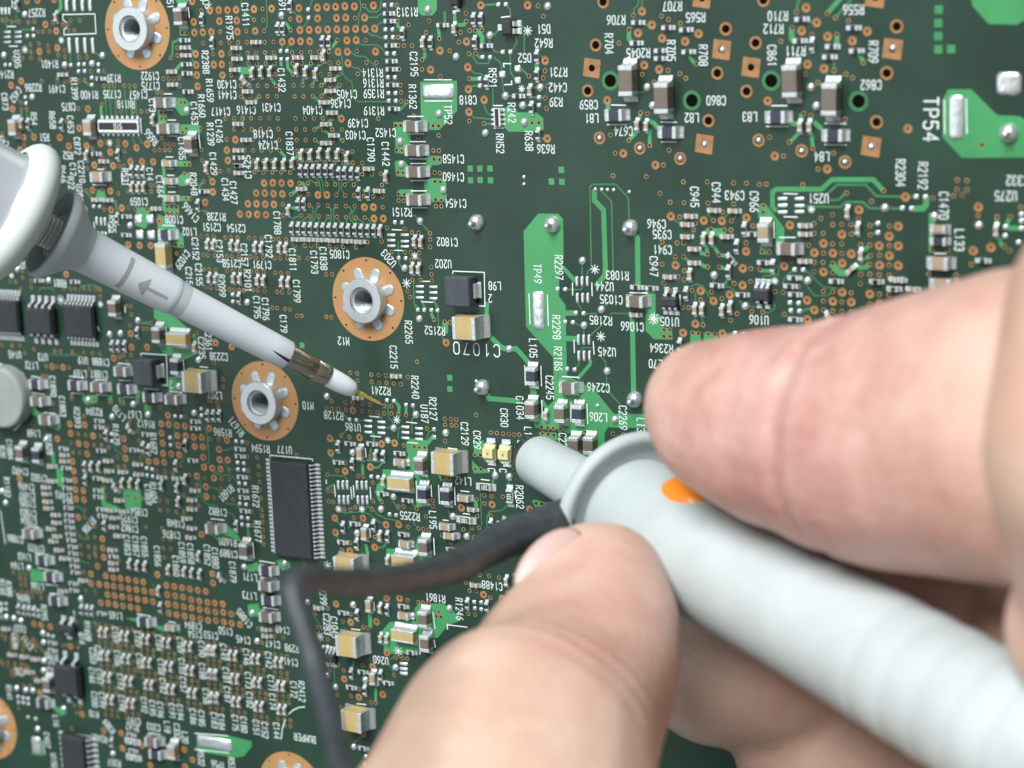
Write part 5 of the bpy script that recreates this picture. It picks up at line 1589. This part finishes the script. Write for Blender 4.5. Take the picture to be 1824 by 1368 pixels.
cab = [(1035, 905, 199, 50), (1000, 922, 197, 66), (960, 942, 194, 74), (900, 960, 190, 70), (850, 990, 185, 60), (815, 1006, 181, 64), (780, 1018, 177, 56), (720, 1030, 171, 56), (650, 1036, 165, 54),
       (600, 1036, 160, 52), (555, 1030, 156, 50), (527, 1036, 154, 50), (525, 1068, 153, 46), (545, 1130, 152, 43), (575, 1230, 151, 42), (605, 1350, 151, 42), (640, 1480, 152, 42), (690, 1640, 155, 42)]
cab = [(x, y, Z - max(0, min(12, (199 - Z) * .35)), w) for x, y, Z, w in cab]
g = Geo(); tube(g, [(in_space(x, y, Z) - A, w / 2 * Z / FPX) for x, y, Z, w in cab])
link('ground_lead', g.mesh('ground_lead', [M['cable']]), held, label='black rubber covered ground lead')
# ------------------------------------------------------------------ hand
def sphere_pts(c, r, n=10):
    P = []
    for i in range(n + 1):
        a = math.pi * i / n
        m = 1 if i in (0, n) else 2 * n
        for j in range(m):
            b = 2 * math.pi * j / m
            P.append((c[0] + r * math.sin(a) * math.cos(b), c[1] + r * math.sin(a) * math.sin(b), c[2] + r * math.cos(a)))
    return P
def chain(g, L):
    L = [(in_space(x, y, Z), w * Z / FPX) for x, y, Z, w in L]
    for (a, ra), (b, rb) in zip(L, L[1:]):
        hull(g, sphere_pts(a, ra) + sphere_pts(b, rb))
g = Geo()
# index finger (x, y, depth, radius in photograph pixels)
chain(g, [(1268, 726, 180, 126), (1285, 752, 178, 130), (1330, 748, 177, 160), (1400, 762, 174, 186), (1450, 768, 172, 193), (1500, 776, 169, 212), (1590, 780, 165, 240), (1700, 770, 161, 262), (1850, 760, 155, 295), (2030, 750, 152, 310)])
# knuckle folded towards the camera
chain(g, [(2030, 560, 138, 240), (1985, 800, 134, 236), (2060, 1010, 140, 250)])
chain(g, [(1960, 1120, 145, 172), (2150, 1200, 145, 260)])
# middle finger and ring finger behind the probe
chain(g, [(1282, 1182, 200, 150), (1400, 1140, 199, 200), (1560, 1070, 196, 205), (1700, 1060, 193, 230), (1850, 1040, 186, 250), (2080, 980, 172, 280)])
chain(g, [(1420, 1350, 200, 112), (1560, 1330, 196, 150), (1780, 1330, 188, 190), (2080, 1300, 174, 250)])
chain(g, [(1480, 1500, 200, 110), (1680, 1500, 193, 140), (2080, 1480, 180, 220)])
# thumb
chain(g, [(1078, 1034, 184, 108), (1078, 1110, 180, 136), (1055, 1190, 175, 160), (1000, 1270, 170, 190), (932, 1340, 164, 240), (895, 1500, 158, 286), (840, 1760, 152, 400)])
chain(g, [(1042, 1018, 184, 90), (1014, 1075, 181, 94), (960, 1165, 176, 120), (950, 1260, 170, 160)])
# palm and wrist
chain(g, [(2080, 900, 168, 330), (2150, 1250, 170, 420), (2150, 1700, 168, 520), (2500, 2300, 160, 560)])
chain(g, [(840, 1760, 152, 400), (1500, 2050, 160, 440), (2150, 1800, 168, 520)])
hm = g.mesh('person', [M['skin']])
hand = link('person', hm)
rm = hand.modifiers.new('r', 'REMESH'); rm.mode = 'VOXEL'; rm.voxel_size = 0.0006; rm.use_smooth_shade = True
sm = hand.modifiers.new('s', 'SMOOTH'); sm.factor = 0.6; sm.iterations = 22
dg = bpy.context.evaluated_depsgraph_get()
ev = hand.evaluated_get(dg); nm = bpy.data.meshes.new_from_object(ev)
hand.modifiers.clear(); hand.data = nm
for p in nm.polygons: p.use_smooth = True
# joint creases: shallow grooves across the fingers
def crease(p, a, rad, depth, width, bow=0.0):
    global nm
    n = len(nm.vertices); co = np.empty(n * 3); nm.vertices.foreach_get('co', co); co = co.reshape(-1, 3) / MM
    no = np.empty(n * 3); nm.vertices.foreach_get('normal', no); no = no.reshape(-1, 3)
    a = a / np.linalg.norm(a); r = co - p; t = r @ a
    lat = np.linalg.norm(r - np.outer(t, a), axis=1)
    k = np.exp(-((t - bow * np.sin(lat * .7)) / width) ** 2) * np.clip((rad - lat) / 3, 0, 1)
    co = co - no * (depth * k)[:, None]
    nm.vertices.foreach_set('co', (co * MM).ravel()); nm.update()
ia = in_space(1590, 780, 165) - in_space(1390, 758, 174)
crease(in_space(1452, 770, 165), ia, 15, 0.55, 0.75, 0.4)
crease(in_space(1468, 770, 165), ia, 13, 0.25, 0.5, -0.3)
ta = in_space(925, 1340, 164) - in_space(1078, 1110, 180)
for q, dp in (((1010, 1225, 164), .35), ((985, 1255, 162), .30), ((1035, 1190, 166), .22)):
    crease(in_space(*q), ta, 8, dp, 0.6, 0.5)
if not nm.materials: nm.materials.append(M['skin'])
tag(hand, 'bare hand pinching the grey probe grip between thumb and index finger', 'person')
# thumb nail
g = Geo()
cn = in_space(979, 1005, 180.2); a1 = in_space(1040, 955, 177) - in_space(950, 1055, 175); a1 /= np.linalg.norm(a1)
vw = (in_space(955, 965, 165) - cn); vw = vw - a1 * (vw @ a1); vw /= np.linalg.norm(vw); sd = np.cross(a1, vw)
V = []; nu, nv = 9, 28
for i in range(nu):
    a = math.pi * i / (nu - 1)
    for j in range(nv):
        b = 2 * math.pi * j / nv
        V.append(cn + a1 * 4.2 * math.sin(a) * math.cos(b) + sd * 2.4 * math.sin(a) * math.sin(b) + vw * 0.45 * math.cos(a))
F = [(i*nv+j, i*nv+(j+1)%nv, (i+1)*nv+(j+1)%nv, (i+1)*nv+j) for i in range(nu - 1) for j in range(nv)]
g.add(V, F, 0, True)
link('thumbnail', g.mesh('thumbnail', [M['nail']]), hand)
for me in bpy.data.meshes:
    if me.name.split('.')[0] in ('grip', 'ground_lead', 'orange_button'): pass
